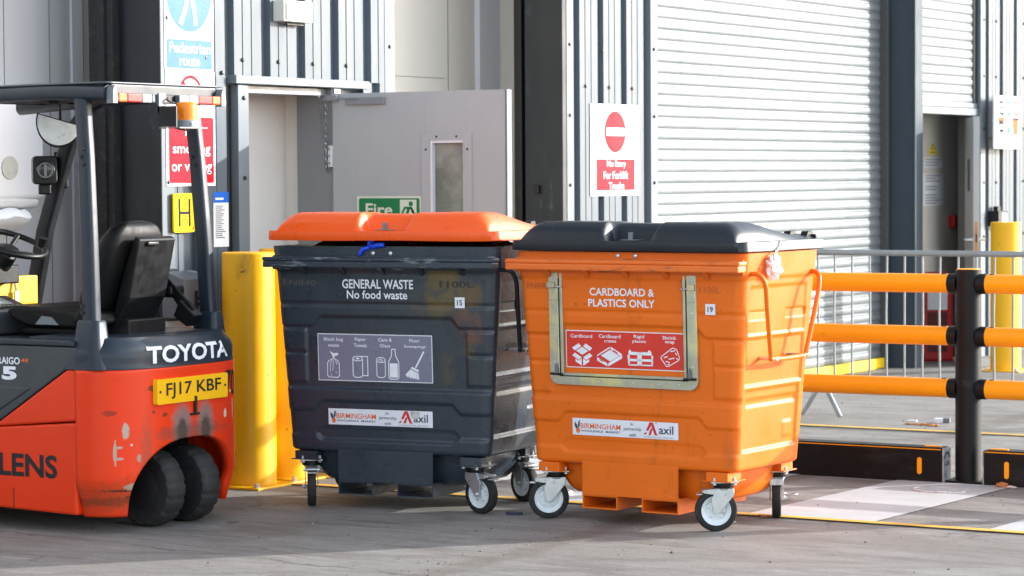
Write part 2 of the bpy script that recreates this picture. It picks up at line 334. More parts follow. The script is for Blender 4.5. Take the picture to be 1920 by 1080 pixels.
def spline(pts, k=6):
    P = [Vector(p) for p in pts]; o = []
    for i in range(len(P)-1):
        a = P[max(0, i-1)]; b = P[i]; c = P[i+1]; d = P[min(len(P)-1, i+2)]
        for j in range(k):
            t = j/k; o.append(.5*((2*b)+(-a+c)*t+(2*a-5*b+4*c-d)*t*t+(-a+3*b-3*c+d)*t**3))
    o.append(P[-1]); return o
def thing(name, label, cat, loc=(0,0,0), rz=0., group=None):
    o = bpy.data.objects.new(name, None); COL.objects.link(o); o.location = loc; o.rotation_euler = (0, 0, rz); o.empty_display_size = .1
    return tag(o, label, cat, group)
def tag(o, label, cat, group=None):
    o['label'] = label; o['category'] = cat
    if group: o['group'] = group
    return o
def struct(o): o['kind'] = 'structure'; return o
def copy_tree(o, parent=None):
    c = o.copy(); COL.objects.link(c)
    if parent: c.parent = parent
    for ch in list(o.children): copy_tree(ch, c)
    return c
def place(o, loc, rz=0): o.location = loc; o.rotation_euler = (0, 0, rz); return o

# ------------------------------------------------------------------ ground and painted markings
b = MB(); b.rect(-400, 400, -300, 600, 0, XY); struct(b.build('ground', GROUND))
def marking(name, poly, m, z):
    q = MB(); q.flat(poly, z, XY); return struct(q.build(name, m))
marking('painted_line', [(-10, 11.075), (6, 11.085), (6, 11.145), (-10, 11.14)], PAINT_Y, .008)
marking('painted_line', [(-12, 15.22), (8, 15.25), (8, 15.315), (-12, 15.29)], PAINT_Y, .008)
for i in range(-3, 6):                                   # white hatch bars between the yellow line and the kerb
    dx = 1.195*i
    marking('hatch_marking', [(-5.475+dx, 11.135), (-4.835+dx, 11.135), (-4.755+dx, 12.745), (-5.39+dx, 12.745)], PAINT_W, .004)

# ------------------------------------------------------------------ warehouse
WH = thing('warehouse', 'grey profiled metal warehouse front with dark trims, roller shutters and open doors', 'building', (-8.6, 14, 0))
def wall(x): return Fr((x, 0, 0), (0, 1, 0), (0, 0, 1))
SCREW = MB(); SCREW.lathe([(.012, 0), (.012, .004), (.008, .009), (0, .010)], Fr((0,0,0), (0,1,0), (0,0,1)), 10)
_screw = []
def screw(parent, x, y, z):
    if not _screw:
        o = SCREW.build('screw', TXT_K, parent); _screw.append(o)
    else:
        o = _screw[0].copy(); COL.objects.link(o); o.parent = parent
    o.location = Vector((x, y, z)) - WH.location
def clad_profile(y0, y1, x, pitch=.333, phase=0.):
    cyc = [(0, -.036), (.062, -.036), (.070, 0), (.140, 0), (.143, -.004), (.148, -.004), (.151, 0), (.222, 0), (.225, -.004), (.230, -.004), (.233, 0), (.318, 0), (.333, -.036)]
    pts = []; k = -1
    while True:
        base = y0 + phase + k*pitch
        if base > y1: break
        for a, d in cyc[:-1]:
            yy = base + a*pitch/.333
            if y0 <= yy <= y1: pts.append((yy, d))
        k += 1
    return [(y0, pts[0][1])] + pts + [(y1, pts[-1][1])]
def clad(mb, y0, y1, z0, z1, x, phase=0., pitch=.333):
    P = clad_profile(y0, y1, x, pitch, phase)
    n = len(P); vs = [(x+d, y, z) for z in (z0, z1) for y, d in P] 
    mb.add(vs, [(i, i+1, n+i+1, n+i) for i in range(n-1)], 0)
TOP = 5.2
# left cladding with the pedestrian door in it
m = MB(); clad(m, 10.79, 11.26, 0, 2.145, -8.6, .13); clad(m, 10.79, 12.75, 2.145, TOP, -8.6, .13, .325); clad(m, 12.53, 12.75, 0, 2.145, -8.6, .10)
m.box(-8.90, -8.66, 10.76, 11.30, 0, TOP); m.box(-8.90, -8.66, 11.30, 12.85, 2.15, TOP); m.box(-8.90, -8.66, 12.27, 12.85, 0, 2.15)
CL1 = m.build('cladding', CLAD, WH, world=True)
m = MB(); m.box(-8.64, -8.597, 10.685, 10.79, 0, TOP); m.box(-8.64, -8.597, 12.75, 12.855, 0, TOP); m.box(-8.9, -8.64, 12.75, 12.855, 0, TOP)
m.build('corner_trim', TRIMS, WH, .004, world=True)
for y, z in ((10.735, 2.43), (10.735, 1.58), (11.20, 2.16), (12.80, 2.36), (12.80, 2.92), (12.80, 1.9)): screw(CL1, -8.596, y, z)
for k in range(5): screw(CL1, -8.598, 11.0+.325*k+.06, 2.235)
m = MB(); m.box(-8.96, -8.60, 10.683, 10.76, 0, TOP, 0); m.box(-9.02, -8.86, 10.62, 10.68, 0, TOP, 1); m.box(-8.95, -8.905, 10.60, 10.62, 0, TOP, 1)
m.build('opening_reveal', [ANTH, RUBBER], WH, .003, world=True)
# pedestrian doorway
DF = MB(); DF.box(-8.66, -8.575, 11.31, 11.405, 0, 2.10, 0); DF.box(-8.66, -8.555, 11.27, 12.53, 2.105, 2.15, 0); DF.box(-8.7, -8.62, 11.27, 11.305, 0, 2.10, 1)
DF.box(-8.80, -8.62, 11.405, 12.20, 2.06, 2.10, 2); DF.box(-8.82, -8.575, 12.18, 12.265, 0, 2.10, 2); DF.box(-8.575, -8.565, 12.19, 12.255, 0, 2.10, 2); DF.box(-8.83, -8.665, 11.34, 11.40, 0, 2.06, 2); DF.box(-8.95, -8.82, 12.245, 12.269, 0, 2.10, 3)
dfo = DF.build('door_frame', [TRIMS, TXT_K, DOORF, PANELB], WH, .003, world=True)
for y, z in ((11.36, 2.03), (11.36, 1.60), (11.36, 1.15)): screw(dfo, -8.573, y, z)
# open grey door leaf, its plane square to the wall
lf = Fr((-8.55, 12.15, 0), (1, 0, 0), (0, 0, 1))         # a = along the leaf, c = towards the camera (-Y)
m = MB(); Wd = 1.15
m.box(0, .62, .012, 2.07, -.045, 0, 0, lf); m.box(.89, Wd-.012, .012, 2.07, -.045, 0, 0, lf); m.box(.62, .89, .012, .62, -.045, 0, 0, lf); m.box(.62, .89, 1.80, 2.07, -.045, 0, 0, lf)
m.box(Wd-.012, Wd, .012, 2.07, -.048, .004, 1, lf)
leaf = m.build('door', [DOORP, TRIMS], WH, .002, world=True)
m = MB()
for x0, x1, z0, z1 in ((.60, .655, .58, 1.84), (.87, .925, .58, 1.84), (.655, .87, .58, .62), (.655, .87, 1.80, 1.84)): m.box(x0, x1, z0, z1, 0, .010, 0, lf)
for x0, x1, z0, z1 in ((.655, .672, .62, 1.80), (.672, .87, 1.785, 1.80)): m.box(x0, x1, z0, z1, -.02, .006, 1, lf)
for x, z in ((.63, 1.75), (.63, 1.35), (.90, 1.75), (.90, 1.35), (.70, 1.82), (.83, 1.82)): m.lathe([(.007, .010), (.006, .013), (0, .0135)], Fr(lf.p(x, z), (1,0,0), (0,0,1)), 8, 2)
m.build('window_frame', [DOORP, STK_W, TXT_K], leaf, .001, world=True)
m = MB(); m.box(.655, .87, .62, 1.80, -.028, -.02, 0, lf); m.build('window_pane', GLASS, leaf, world=True)
m = MB(); m.box(.10, .36, 2.005, 2.045, 0, .022, 0, lf); m.box(.03, .20, 2.036, 2.046, .024, .030, 0, lf); m.box(-.04, .05, 2.03, 2.06, .0, .035, 0, lf); m.build('door_closer', DOORF, leaf, .002, world=True)
for z in (1.72, 1.14, .3):
    m = MB(); m.box(-.03, .006, z-.06, z+.06, .0, .004, 0, lf); m.tube([lf.p(-.008, z-.06, .006), lf.p(-.008, z+.06, .006)], .008, 8, 0)
    for q in (-.04, 0, .04): m.lathe([(.006, .004), (0, .006)], Fr(lf.p(-.022, z+q), (1,0,0), (0,0,1)), 8, 1)
    m.build('hinge', [ZINC, TXT_K], leaf, world=True)
m = MB()                                                     # two hanging retaining chains by the hinge jamb
for y0_, zz in ((12.09, 1.70), (12.155, 1.72)):
    L0 = Vector((-8.60, y0_, 2.05)); L1 = Vector((-8.60, 12.17, 1.62)); n = 20
    for i in range(n):
        c = L0.lerp(L1, i/n); d = (L1-L0).normalized(); a = Vector((1,0,0)) if i % 2 else d.cross(Vector((1,0,0)))
        ring = [c + d*math.cos(2*math.pi*k/8)*.014 + a*math.sin(2*math.pi*k/8)*.008 for k in range(8)]; m.tube(ring, .0022, 5, 0, True)
m.build('chain', GREYC, dfo, world=True)
m = MB()
for i in range(3): pass
# inner cold-store panel wall seen through the openings
m = MB(); XB = -9.45; m.box(XB-.1, XB, 11.35, 15.10, 0, 6.6, 0); m.box(XB-.1, XB+.04, 15.10, 15.36, 0, 6.6, 1); m.box(XB-.1, -8.95, 15.36, 15.44, 0, 6.6, 0)
m.box(XB, XB+.004, 14.76, 14.764, 0, 6.6, 2); m.box(XB, XB+.0025, 13.9, 14.72, 2.25, 2.253, 2); m.box(-9.0, -8.95, 11.30, 12.86, 0, 6.6, 3); m.box(-8.95, -8.91, 11.20, 11.30, 0, 6.6, 3)  # extra wall close behind the small door, added to keep it evenly shaded
XB = -9.3; m.box(XB-.1, XB, 3, 11.34, 0, 6.6, 4); m.box(XB, XB+.004, 10.63, 10.634, 0, 6.6, 2); m.box(XB, XB+.015, 10.80, 10.885, 0, 6.6, 1); m.box(XB, XB+.006, 10.885, 10.90, 0, 6.6, 2); m.box(XB, XB+.004, 10.28, 10.283, 0, 6.6, 2)
m.box(XB-.1, -8.9, 2.9, 3.0, 0, 6.6, 0)
m.build('inner_panel_wall', [PANELW, PANELT, GREYP, PANELB, PANELG], WH, world=True)
m = MB(); clad(m, 2.9, 7.2, 0, TOP, -8.6); clad(m, 2.9, 30, TOP, 7.2, -8.6); m.box(-9.0, -8.66, 2.9, 7.2, 0, TOP); m.build('upper_cladding', CLAD, WH, world=True)
# right of the second opening: anthracite reveal, ribbed strip with the no-entry sign
m = MB(); m.box(-8.885, -8.60, 14.81, 14.86, 0, TOP, 0); m.box(-8.98, -8.905, 14.83, 14.95, 0, TOP, 1); m.box(-8.93, -8.905, 14.80, 14.83, 0, TOP, 1); m.box(-8.81, -8.77, 14.785, 14.81, 1.485, 1.54, 1)
m.build('opening_reveal', [ANTH, BLK], WH, .003, world=True)
m = MB(); clad(m, 14.95, 15.93, 0, TOP, -8.6, .02, .320); m.box(-8.9, -8.66, 14.87, 16.08, 0, TOP); CL2 = m.build('cladding', CLAD, WH, world=True)
m = MB(); m.box(-8.64, -8.597, 14.862, 14.95, 0, TOP); m.box(-8.66, -8.58, 15.985, 16.085, 0, TOP); m.build('corner_trim', TRIMS, WH, .004, world=True)
for z in (1.08, 1.54, 1.995, 2.457, 2.9): screw(CL2, -8.596, 14.90, z); screw(CL2, -8.578, 16.03, z+.01)
for k in range(3): screw(CL2, -8.598, 15.07+.32*k+.04, 2.19)
screw(CL2, -8.598, 15.34, 2.43)
# big roller shutter
def shutter(y0, y1, z0, z1, x, name):
    m = MB(); P = []; z = z0; p = .077
    rs_ = random.Random(int(y0*10))
    while z < z1:
        j_ = rs_.uniform(-.0012, .0012); z += rs_.uniform(-.0012, .0012)
        P += [(j_+a_, b_) for a_, b_ in [(0, z), (.0035, z+.004), (.0065, z+.014), (.0078, z+.028), (.0078, z+.038), (.0062, z+.050), (.002, z+.0565), (-.001, z+.058), (.003, z+.060), (.0035, z+.066), (.0015, z+.070), (-.002, z+.072), (-.002, z+.0755)]]
        z += p
    n = len(P); vs = [(x+d, y, zz) for y in (y0, y1) for d, zz in P]
    m.add(vs, [(i, n+i, n+i+1, i+1) for i in range(n-1)], 0, True)
    return m.build(name, SLAT, WH, world=True, angle=50)
sh = shutter(16.09, 20.17, .085, TOP, -8.67, 'roller_shutter')
m = MB(); m.box(-8.66, -8.625, 16.09, 20.16, .004, .085); m.build('bottom_bar', YELW, sh, .003, world=True)
m = MB(); m.box(-8.70, -8.66, 16.08, 16.12, 0, TOP, 0); m.build('guide_rail', GUIDE, sh, .002, world=True)
m = MB(); m.box(-8.68, -8.60, 20.12, 20.165, 0, TOP, 0); m.box(-8.72, -8.66, 20.1649, 20.2, 0, TOP, 1); m.build('guide_rail', [GUIDE, TXT_K], sh, .002, world=True)
m = MB(); m.box(-9.2, -8.41, 20.2, 20.355, 0, TOP, 0); m.box(-8.41, -8.385, 20.195, 20.36, 0, TOP, 1); m.build('column', [mat('slate grey trim', '#3e4851', .55, var=.08, stretch=(2,2,.5), spec=.2)]*2, WH, .004, world=True)
# small shutter above the second doorway
sh2 = shutter(20.36, 21.66, 2.2, TOP, -8.46, 'roller_shutter')
m = MB(); m.box(-8.50, -8.42, 20.36, 21.66, 2.165, 2.205, 0); m.box(-8.50, -8.405, 20.36, 21.64, 2.10, 2.16, 1); m.build('lintel', [mat('mid grey trim', '#6e777d', .4, var=.06), TRIMS], WH, .003, world=True)
m = MB(); m.box(-8.56, -8.42, 21.68, 21.80, 0, TOP, 0); m.box(-8.50, -8.44, 21.64, 21.68, 2.2, TOP, 1); m.box(-8.58, -8.50, 21.62, 21.68, 0, 2.10, 1); m.build('column', [MATS['slate grey trim'], GUIDE], WH, .004, world=True)
m = MB(); m.box(-8.9, -8.8, 20.36, 23.4, 0, 2.6, 0); m.box(-8.8, -8.5, 23.3, 23.4, 0, 2.6, 0); m.build('inner_room_wall', PANELW, WH, world=True)
d0 = Vector((-8.44, 21.50, 0)); d1 = Vector((-8.02, 20.62, 0)); du = (d1-d0).normalized(); LF2 = Fr(d0, du, (0,0,1)); Wl = (d1-d0).length
m = MB(); m.box(0, Wl, .012, 2.07, -.025, .025, 0, LF2); m.box(Wl, Wl+.002, .9, 1.2, -.012, .012, 1, LF2); m.box(Wl, Wl+.003, 1.03, 1.10, -.006, .006, 2, LF2)
leaf2 = m.build('door', [DOORP, mat('brass latch plate', '#b98a5e', .4, metal=.6), TXT_K], WH, .002, world=True)
m = MB()
for s_ in (1, -1): m.tube([LF2.p(Wl-.06, 1.05, .025*s_), LF2.p(Wl-.06, 1.05, .075*s_), LF2.p(Wl-.18, 1.05, .08*s_)], .010, 8); m.lathe([(.025, 0), (.025, .006)], Fr(LF2.p(Wl-.06, 1.05, .025*s_), LF2.u*s_, (0,0,1)), 12)
m.build('door_handle', ZINC, leaf2, world=True)
m = MB(); m.box(.5, .58, 1.45, 1.72, .025, .04, 0, LF2); m.build('vent_slot', GUIDE, leaf2, world=True)
m = MB(); clad(m, 21.80, 30, 0, TOP, -8.4, .02, .345); m.box(-8.56, -8.46, 21.8, 30, 0, TOP); CL3 = m.build('cladding', CLAD, WH, world=True)
m = MB(); m.box(-8.44, -8.396, 21.69, 21.80, 0, TOP); m.build('corner_trim', TRIMS, WH, .004, world=True)
for z in (1.06, 1.53, 2.0, 2.457, 2.945):
    for y in (21.76, 22.06): screw(CL3, -8.396, y, z-.01)
    screw(CL3, -8.396, 22.74, z)

# ------------------------------------------------------------------ signs and boxes on the walls
def sign(name, label, cat, x, y0, y1, z0, z1, mats, th=.004, group=None, r=0.):
    o = thing(name, label, cat, (x, (y0+y1)/2, z0), 0, group); fr = Fr((0, 0, 0), (0, 1, 0), (0, 0, 1)); w = (y1-y0)/2
    q = MB(); q.nomerge = True
    if r: q.prism(rrect(-w, w, 0, z1-z0, r), 0, th, fr, 0)
    else: q.box(-w, w, 0, z1-z0, 0, th, 0, fr)
    return o, q, fr, w, z1-z0, th+.0012
o, q, fr, w, h, c = sign('sign', 'tall white sign with blue walking man disc reading Pedestrian route', 'sign', -8.597, 10.715, 11.125, 2.165, 2.78, [SIGNW])
q.flat(circ(0, .385, .186), c, fr, 1); q.rect(-.19, .19, .008, .158, c, fr, 1, .012)
q.text('Pedestrian', -.17, .172, .088, .143, c+.001, fr, 0, .006); q.text('route', -.085, .085, .022, .066, c+.001, fr, 0, .006)
q.flat(circ(.0, .535, .022), c+.001, fr, 0); q.stroke([(0, .50), (0, .405)], .05, c+.001, fr, 0); q.stroke([(-.01, .41), (-.025, .33), (-.075, .235)], .028, c+.001, fr, 0); q.stroke([(.008, .41), (.04, .325), (.055, .235)], .028, c+.001, fr, 0)
q.stroke([(-.02, .49), (-.07, .42), (-.05, .37)], .02, c+.001, fr, 0); q.stroke([(.02, .49), (.065, .43), (.10, .41)], .02, c+.001, fr, 0)
q.build('sign_board', [SIGNW, SIGNB], o)
o, q, fr, w, h, c = sign('sign', 'white and red sign reading No smoking or vaping below the walking man sign', 'sign', -8.597, 10.72, 11.13, 1.56, 2.162, [SIGNW])
q.rect(-.185, .19, .016, .36, c, fr, 1, .012); q.add([fr.p(math.cos(2*math.pi*i/32)*rr, .48+math.sin(2*math.pi*i/32)*rr, c) for rr in (.082, .10) for i in range(32)], [(i, (i+1) % 32, 32+(i+1) % 32, 32+i) for i in range(32)], 1)
q.stroke([(-.062, .542), (.062, .418)], .018, c, fr, 1); q.rect(-.05, .04, .472, .49, c+.001, fr, 2)
q.text('No', -.05, .05, .262, .318, c+.001, fr, 0, .006); q.text('smoking', -.155, .16, .155, .222, c+.001, fr, 0, .006); q.text('or vaping', -.165, .17, .06, .128, c+.001, fr, 0, .006)
q.build('sign_board', [SIGNW, SIGNR, SIGNK], o)
o, q, fr, w, h, c = sign('hydrant_sign', 'yellow hydrant plate with black H reading 150 and 373', 'sign', -8.585, 10.75, 10.925, 1.32, 1.523, None, .012, r=.012)
q.rect(-.05, -.033, .03, .175, c, fr, 1); q.rect(.033, .05, .03, .175, c, fr, 1); q.rect(-.033, .033, .094, .108, c, fr, 1)
q.text('150', -.024, .026, .133, .163, c, fr, 1, .0); q.text('373', -.026, .026, .038, .07, c, fr, 1, .0)
for a in (-.072, .072):
    for bq in (.02, .183): q.rect(a-.004, a+.004, bq-.008, bq+.008, c, fr, 2)
q.build('sign_board', [SIGNY, SIGNK, SIGNOR], o, .002)
o, q, fr, w, h, c = sign('notice', 'white paper notice with blue heading taped beside the small door', 'notice', -8.598, 11.115, 11.245, 1.235, 1.527, None, .001)
q.rect(-w, w, .235, h, c, fr, 1); q.rect(-.05, .02, .25, .262, c+.0006, fr, 0)
for k in range(17): q.rect(-.05, -.05+random.uniform(.05, .095), .215-.0105*k, .219-.0105*k, c, fr, 2)
q.text('NHS', .025, .055, .012, .022, c, fr, 2, 0) if False else None
q.build('paper_sheet', [PAPER, SIGNB, SIGNK], o)
o, q, fr, w, h, c = sign('sign', 'white and red sign with no entry disc reading No Entry For Forklift Trucks', 'sign', -8.597, 15.165, 15.84, 1.466, 2.078, None, .004)
q.flat(circ(-.003, .428, .148, .139), c, fr, 1); q.rect(-.125, .12, .402, .455, c+.001, fr, 0); q.rect(-.262, .268, .036, .245, c, fr, 1, .015)
q.text('No Entry', -.12, .14, .182, .236, c+.001, fr, 0, .008); q.text('For Forklift', -.165, .17, .112, .164, c+.001, fr, 0, .008); q.text('Trucks', -.095, .115, .042, .09, c+.001, fr, 0, .008)
for a in (-.32, .32):
    for bb in (.02, .59): q.lathe([(.007, c), (.006, c+.004), (0, c+.005)], Fr(fr.p(a, bb), (0,1,0), (0,0,1)), 8, 2)
q.build('sign_board', [SIGNW, SIGNR, SIGNK], o)
o, q, fr, w, h, c = sign('sign', 'white notice board with small coloured bin pictures on the far right wall', 'sign', -8.30, 21.73, 22.36, 1.815, 2.275, None, .02)
q.box(-.16, -.14, .1, .36, -.10, 0, 3, fr); q.box(.14, .16, .1, .36, -.10, 0, 3, fr)
for k, (mc, xx) in enumerate(((1, -.16), (4, .01), (2, .18))):
    q.stroke([(xx-.045, .405), (xx+.035, .405), (xx+.035, .30), (xx-.045, .31)], .022, c, fr, mc, True); q.rect(xx-.03, xx+.02, .35, .365, c, fr, mc); q.rect(xx-.01, xx+.02, .28, .30, c, fr, mc)
q.flat([(-.24, .262), (-.10, .262), (-.115, .14), (-.215, .14)], c, fr, 1); q.rect(-.25, -.09, .245, .275, c+.001, fr, 2); q.rect(-.2, -.13, .17, .21, c+.001, fr, 0)
q.flat([(.10, .262), (.25, .262), (.235, .125), (.12, .125)], c, fr, 2); q.rect(.09, .26, .252, .272, c+.001, fr, 1); q.flat([(-.05, .14), (.06, .14), (.01, .22)], c, fr, 4)
q.rect(-.28, .28, .092, .096, c, fr, 1)
q.build('sign_board', [SIGNW, SIGNK, SIGNOR, DOORF, SIGNGN], o)
o = thing('junction_box', 'white plastic box fixed to ribbed wall above small door', 'box', (-8.60, 11.80, 2.455)); q = MB(); q.box(0, .075, -.135, .135, 0, .115); q.box(.075, .085, -.12, .12, .01, .105); q.build('housing', mat('ivory plastic', '#d9d9d0', .5, var=.04, spec=.15), o, .008)
q = MB(); q.tube([(.03, -.05, 0), (.03, -.05, -.012), (.03, .1, -.012)], .007, 6); q.build('cable', TXT_K, o)
o = thing('ashtray_bin', 'grey metal wall ashtray with perforated front behind the truck', 'ashtray', (-8.60, 10.80, .86)); q = MB(); q.box(0, .14, -.12, .12, .02, .22, 0); q.prism([(0, .22), (.14, .22), (.02, .26)], -.12, .12, Fr((0,0,0), (1,0,0), (0,0,1)), 0); q.box(.14, .142, -.03, .0, .06, .16, 1); q.build('body', [GREYC, TXT_K], o, .004)
q = MB(); q.box(.0, .012, -.10, .12, -.42, .0, 0); q.build('backing_sheet', PAPER, o)
o = thing('towel_dispenser', 'white paper towel dispenser on the cream wall behind steering wheel', 'dispenser', (-9.30, 10.02, 1.50), 0); q = MB(); q.box(0, .12, -.40, .43, .0, .50, 0); q.prism([(0, 0), (.12, 0), (.10, -.05), (0, -.05)], -.40, .40, Fr((0,0,0), (1,0,0), (0,0,1)) , 0)
q.build('housing', mat('white dispenser plastic', '#d6d6da', .5, var=.02, spec=.15), o, .05, 4)
q = MB(); q.prism(circ(.16, .16, .06, .06), .121, .125, Fr((0,0,0), (0,1,0), (0,0,1)), 0); q.build('sight_window', mat('grey window', '#a9a9a4', .3), o)
q = MB(); q.grid(lambda i, j: Vector((.10+.02*math.sin(i*.9)+.05*math.sin(j*.8), -.25+i*.05, -.05-.022*j+.008*math.sin(i*1.7))), 12, 6, 0); q.build('paper_towel', PAPER, o)
o, q, fr, w, h, c = sign('notice', 'white printed notice with small teal portrait on cream wall behind truck', 'notice', -9.297, 11.0, 11.13, 1.55, 1.90, None, .002)
q.rect(-.03, .03, .20, .26, c, fr, 1)
for k in range(9): q.rect(-.055, .055, .175-.018*k, .181-.018*k, c, fr, 2)
q.text('It is not you', -.08, .08, .45, .475, c, fr, 2, 0) if False else None
for k in range(3): q.rect(-.055, .055, .285+.02*k, .292+.02*k, c, fr, 2)
q.build('paper_sheet', [PAPER, TEAL, TXT_G], o)
o, q, fr, w, h, c = sign('sign', 'small dark red plate on cream wall under the printed notice', 'sign', -9.297, 10.94, 11.12, 1.455, 1.515, None, .003); q.rect(-.08, .08, .038, .046, c, fr, 1); q.rect(-.08, .06, .015, .026, c, fr, 1); q.build('sign_board', [mat('dark red plate', '#8f1d26', .4), PAPER], o)
o = thing('fire_exit_sign', 'green running man sign reading Fire on the open grey door', 'sign', (-8.17, 12.148, 1.28)); fr = Fr((0,0,0), (1,0,0), (0,0,1)); q = MB(); q.nomerge = True
q.box(-.215, .215, 0, .215, 0, .004, 0, fr); q.rect(-.20, .205, .012, .203, .0052, fr, 1, .012); q.text('Fire', -.155, .025, .105, .175, .0064, fr, 0, .02)
q.rect(.075, .185, .03, .195, .0064, fr, 0); q.flat(circ(.148, .172, .014), .0076, fr, 1); q.stroke([(.088, .112), (.108, .150), (.150, .150), (.165, .118)], .012, .0076, fr, 1); q.stroke([(.135, .148), (.118, .105), (.142, .075), (.135, .045)], .018, .0076, fr, 1); q.stroke([(.12, .105), (.10, .075), (.085, .075)], .014, .0076, fr, 1); q.stroke([(.150, .150), (.172, .112), (.183, .118)], .011, .0076, fr, 1)
q.build('sign_board', [PHOTO, FIREG], o)
# inside the far doorway
o, q, fr, w, h, c = sign('hazard_sign', 'small yellow warning triangle sign inside the far doorway', 'sign', -8.797, 21.47, 21.67, 1.77, 1.875, None, .003)
q.nomerge = True; q.build('backing', [PANELW], o)
q = MB(); q.nomerge = True; q.flat([(-.08, .037), (.08, .037), (0, .105)], .006, fr, 0); q.rect(-.09, .09, .0, .032, .006, fr, 0); q.stroke([(-.055, .043), (.055, .043), (0, .09)], .008, .007, fr, 1, True); q.rect(-.006, .006, .05, .075, .007, fr, 1); q.rect(-.06, .06, .013, .02, .007, fr, 1); q.build('sign_face', [SIGNY, SIGNK], o)
for (yy0, yy1, zz0, zz1, lab, n) in ((21.38, 21.80, 1.65, 1.74, 'white notice of three printed lines under the yellow warning triangle', 3), (21.36, 21.82, 1.32, 1.60, 'long white printed notice lowest on the far doorway inner wall', 11)):
    o, q, fr, w, h, c = sign('notice', lab, 'notice', -8.798, yy0, yy1, zz0, zz1, None, .002)
    for k in range(n):
        if k in (3, 6): continue
        q.rect(-.18, random.uniform(.05, .18), h-.022-.024*k, h-.012-.024*k, c, fr, 1)
    q.build('paper_sheet', [PAPER, TXT_G], o)
o = thing('alarm_call_point', 'small red alarm box inside the far doorway', 'alarm', (-8.80, 22.02, 1.12)); q = MB(); q.box(0, .06, -.07, .07, 0, .11); q.build('housing', RED, o, .01)
o = thing('extinguisher_stand', 'red plastic extinguisher stand with white panel in the far doorway', 'stand', (-8.63, 21.17, 0), R(35)); q = MB(); q.prism([(-.15, 0), (.15, 0), (.14, .70), (.10, .76), (-.10, .76), (-.14, .70)], -.03, .16, Fr((0,0,0), (1,0,0), (0,0,1))); q.build('stand_body', RED, o, .02, 3)
q = MB(); q.box(-.08, .09, -.165, -.16, .44, .66); q.build('label_panel', PAPER, o); q = MB(); q.box(-.08, .09, -.163, -.16, .08, .42); q.build('recess_panel', mat('dark red plastic', '#5d0a10', .5), o)
# ------------------------------------------------------------------ bollards
def bollard(label, x, y, r, h):
    o = thing('bollard', label, 'bollard', (x, y, 0), 0, 'yellow steel bollards by the walls')
    q = MB(); q.lathe([(r, .012), (r, h-.006), (r-.006, h), (0, h+.001)], XY, 40); q.build('post', YEL, o)
    q = MB(); q.box(-r-.06, r+.06, -r-.06, r+.06, 0, .012); q.build('base_plate', YEL, o, .003)
    for a in (-1, 1):
        for b_ in (-1, 1):
            q = MB(); q.lathe([(.022, .012), (.022, .015), (.013, .016), (.013, .03), (.009, .032), (0, .032)], Fr((a*(r+.025), b_*(r+.025), 0), (1,0,0), (0,1,0)), 6, 0, False); q.build('bolt', ZINC, o)
    return o
bollard('yellow bollard beside the forklift, half shaded, nearest to the truck', -8.27, 10.98, .137, 1.215)
bollard('yellow bollard mostly hidden behind the charcoal bin, sunlit', -8.29, 11.33, .137, 1.225)
bollard('yellow bollard against the far right wall below the bin notice board', -7.64, 20.29, .122, 1.205)
o = thing('switch_box', 'small dark box fixed low on the ribbed wall above the far yellow bollard', 'box', (-8.40, 21.98, 1.14)); q = MB(); q.box(0, .10, -.11, .11, 0, .13, 0); q.box(.10, .102, -.02, .08, .03, .11, 1); q.box(0.02, .06, -.03, .04, .13, .17, 0); q.build('housing', [BAR_K, ZINC], o, .006)
# ------------------------------------------------------------------ guard rail, kerbs, crowd barrier
GB = thing('guard_rail', 'yellow three rail safety barrier with black posts right of the orange bin', 'guard rail', (-5.045, 12.86, 0))
PX = (-1.98, 0., 2.02)
for i, px in enumerate(PX):
    q = MB(); q.lathe([(.067, .01), (.067, 1.098), (.062, 1.104)], Fr((px, 0, 0), (1,0,0), (0,1,0)), 36, 0); po = q.build('post', BAR_K, GB)
    q = MB(); q.lathe([(.062, 1.102), (.058, 1.108), (0, 1.109)], Fr((px, 0, 0), (1,0,0), (0,1,0)), 36, 0); q.build('cap', BAR_Y, po)
    q = MB(); q.box(px-.11, px+.11, -.085, .085, 0, .012); q.build('base_plate', BAR_K, po, .003)
for a, b_ in ((PX[0], PX[1]), (PX[1], PX[2])):
    for z in (1.03, .757, .485):
        q = MB(); q.tube([(a+.10, 0, z), ((a+b_)/2, 0, z-.002), (b_-.10, 0, z)], .050, 28); ra = q.build('rail', BAR_Y, GB)
        for e, s_ in ((a, 1), (b_, -1)):
            q = MB(); q.tube([(e+s_*.055, 0, z), (e+s_*.085, 0, z), (e+s_*.10, 0, z), (e+s_*.104, 0, z)], [.053, .053, .0525, .0505], 28); q.build('end_collar', BAR_K, ra)
            q = MB(); q.box(e+s_*.13-.012, e+s_*.13+.012, -.012, .012, z+.047, z+.0515); q.build('fixing_tab', BAR_K, ra)
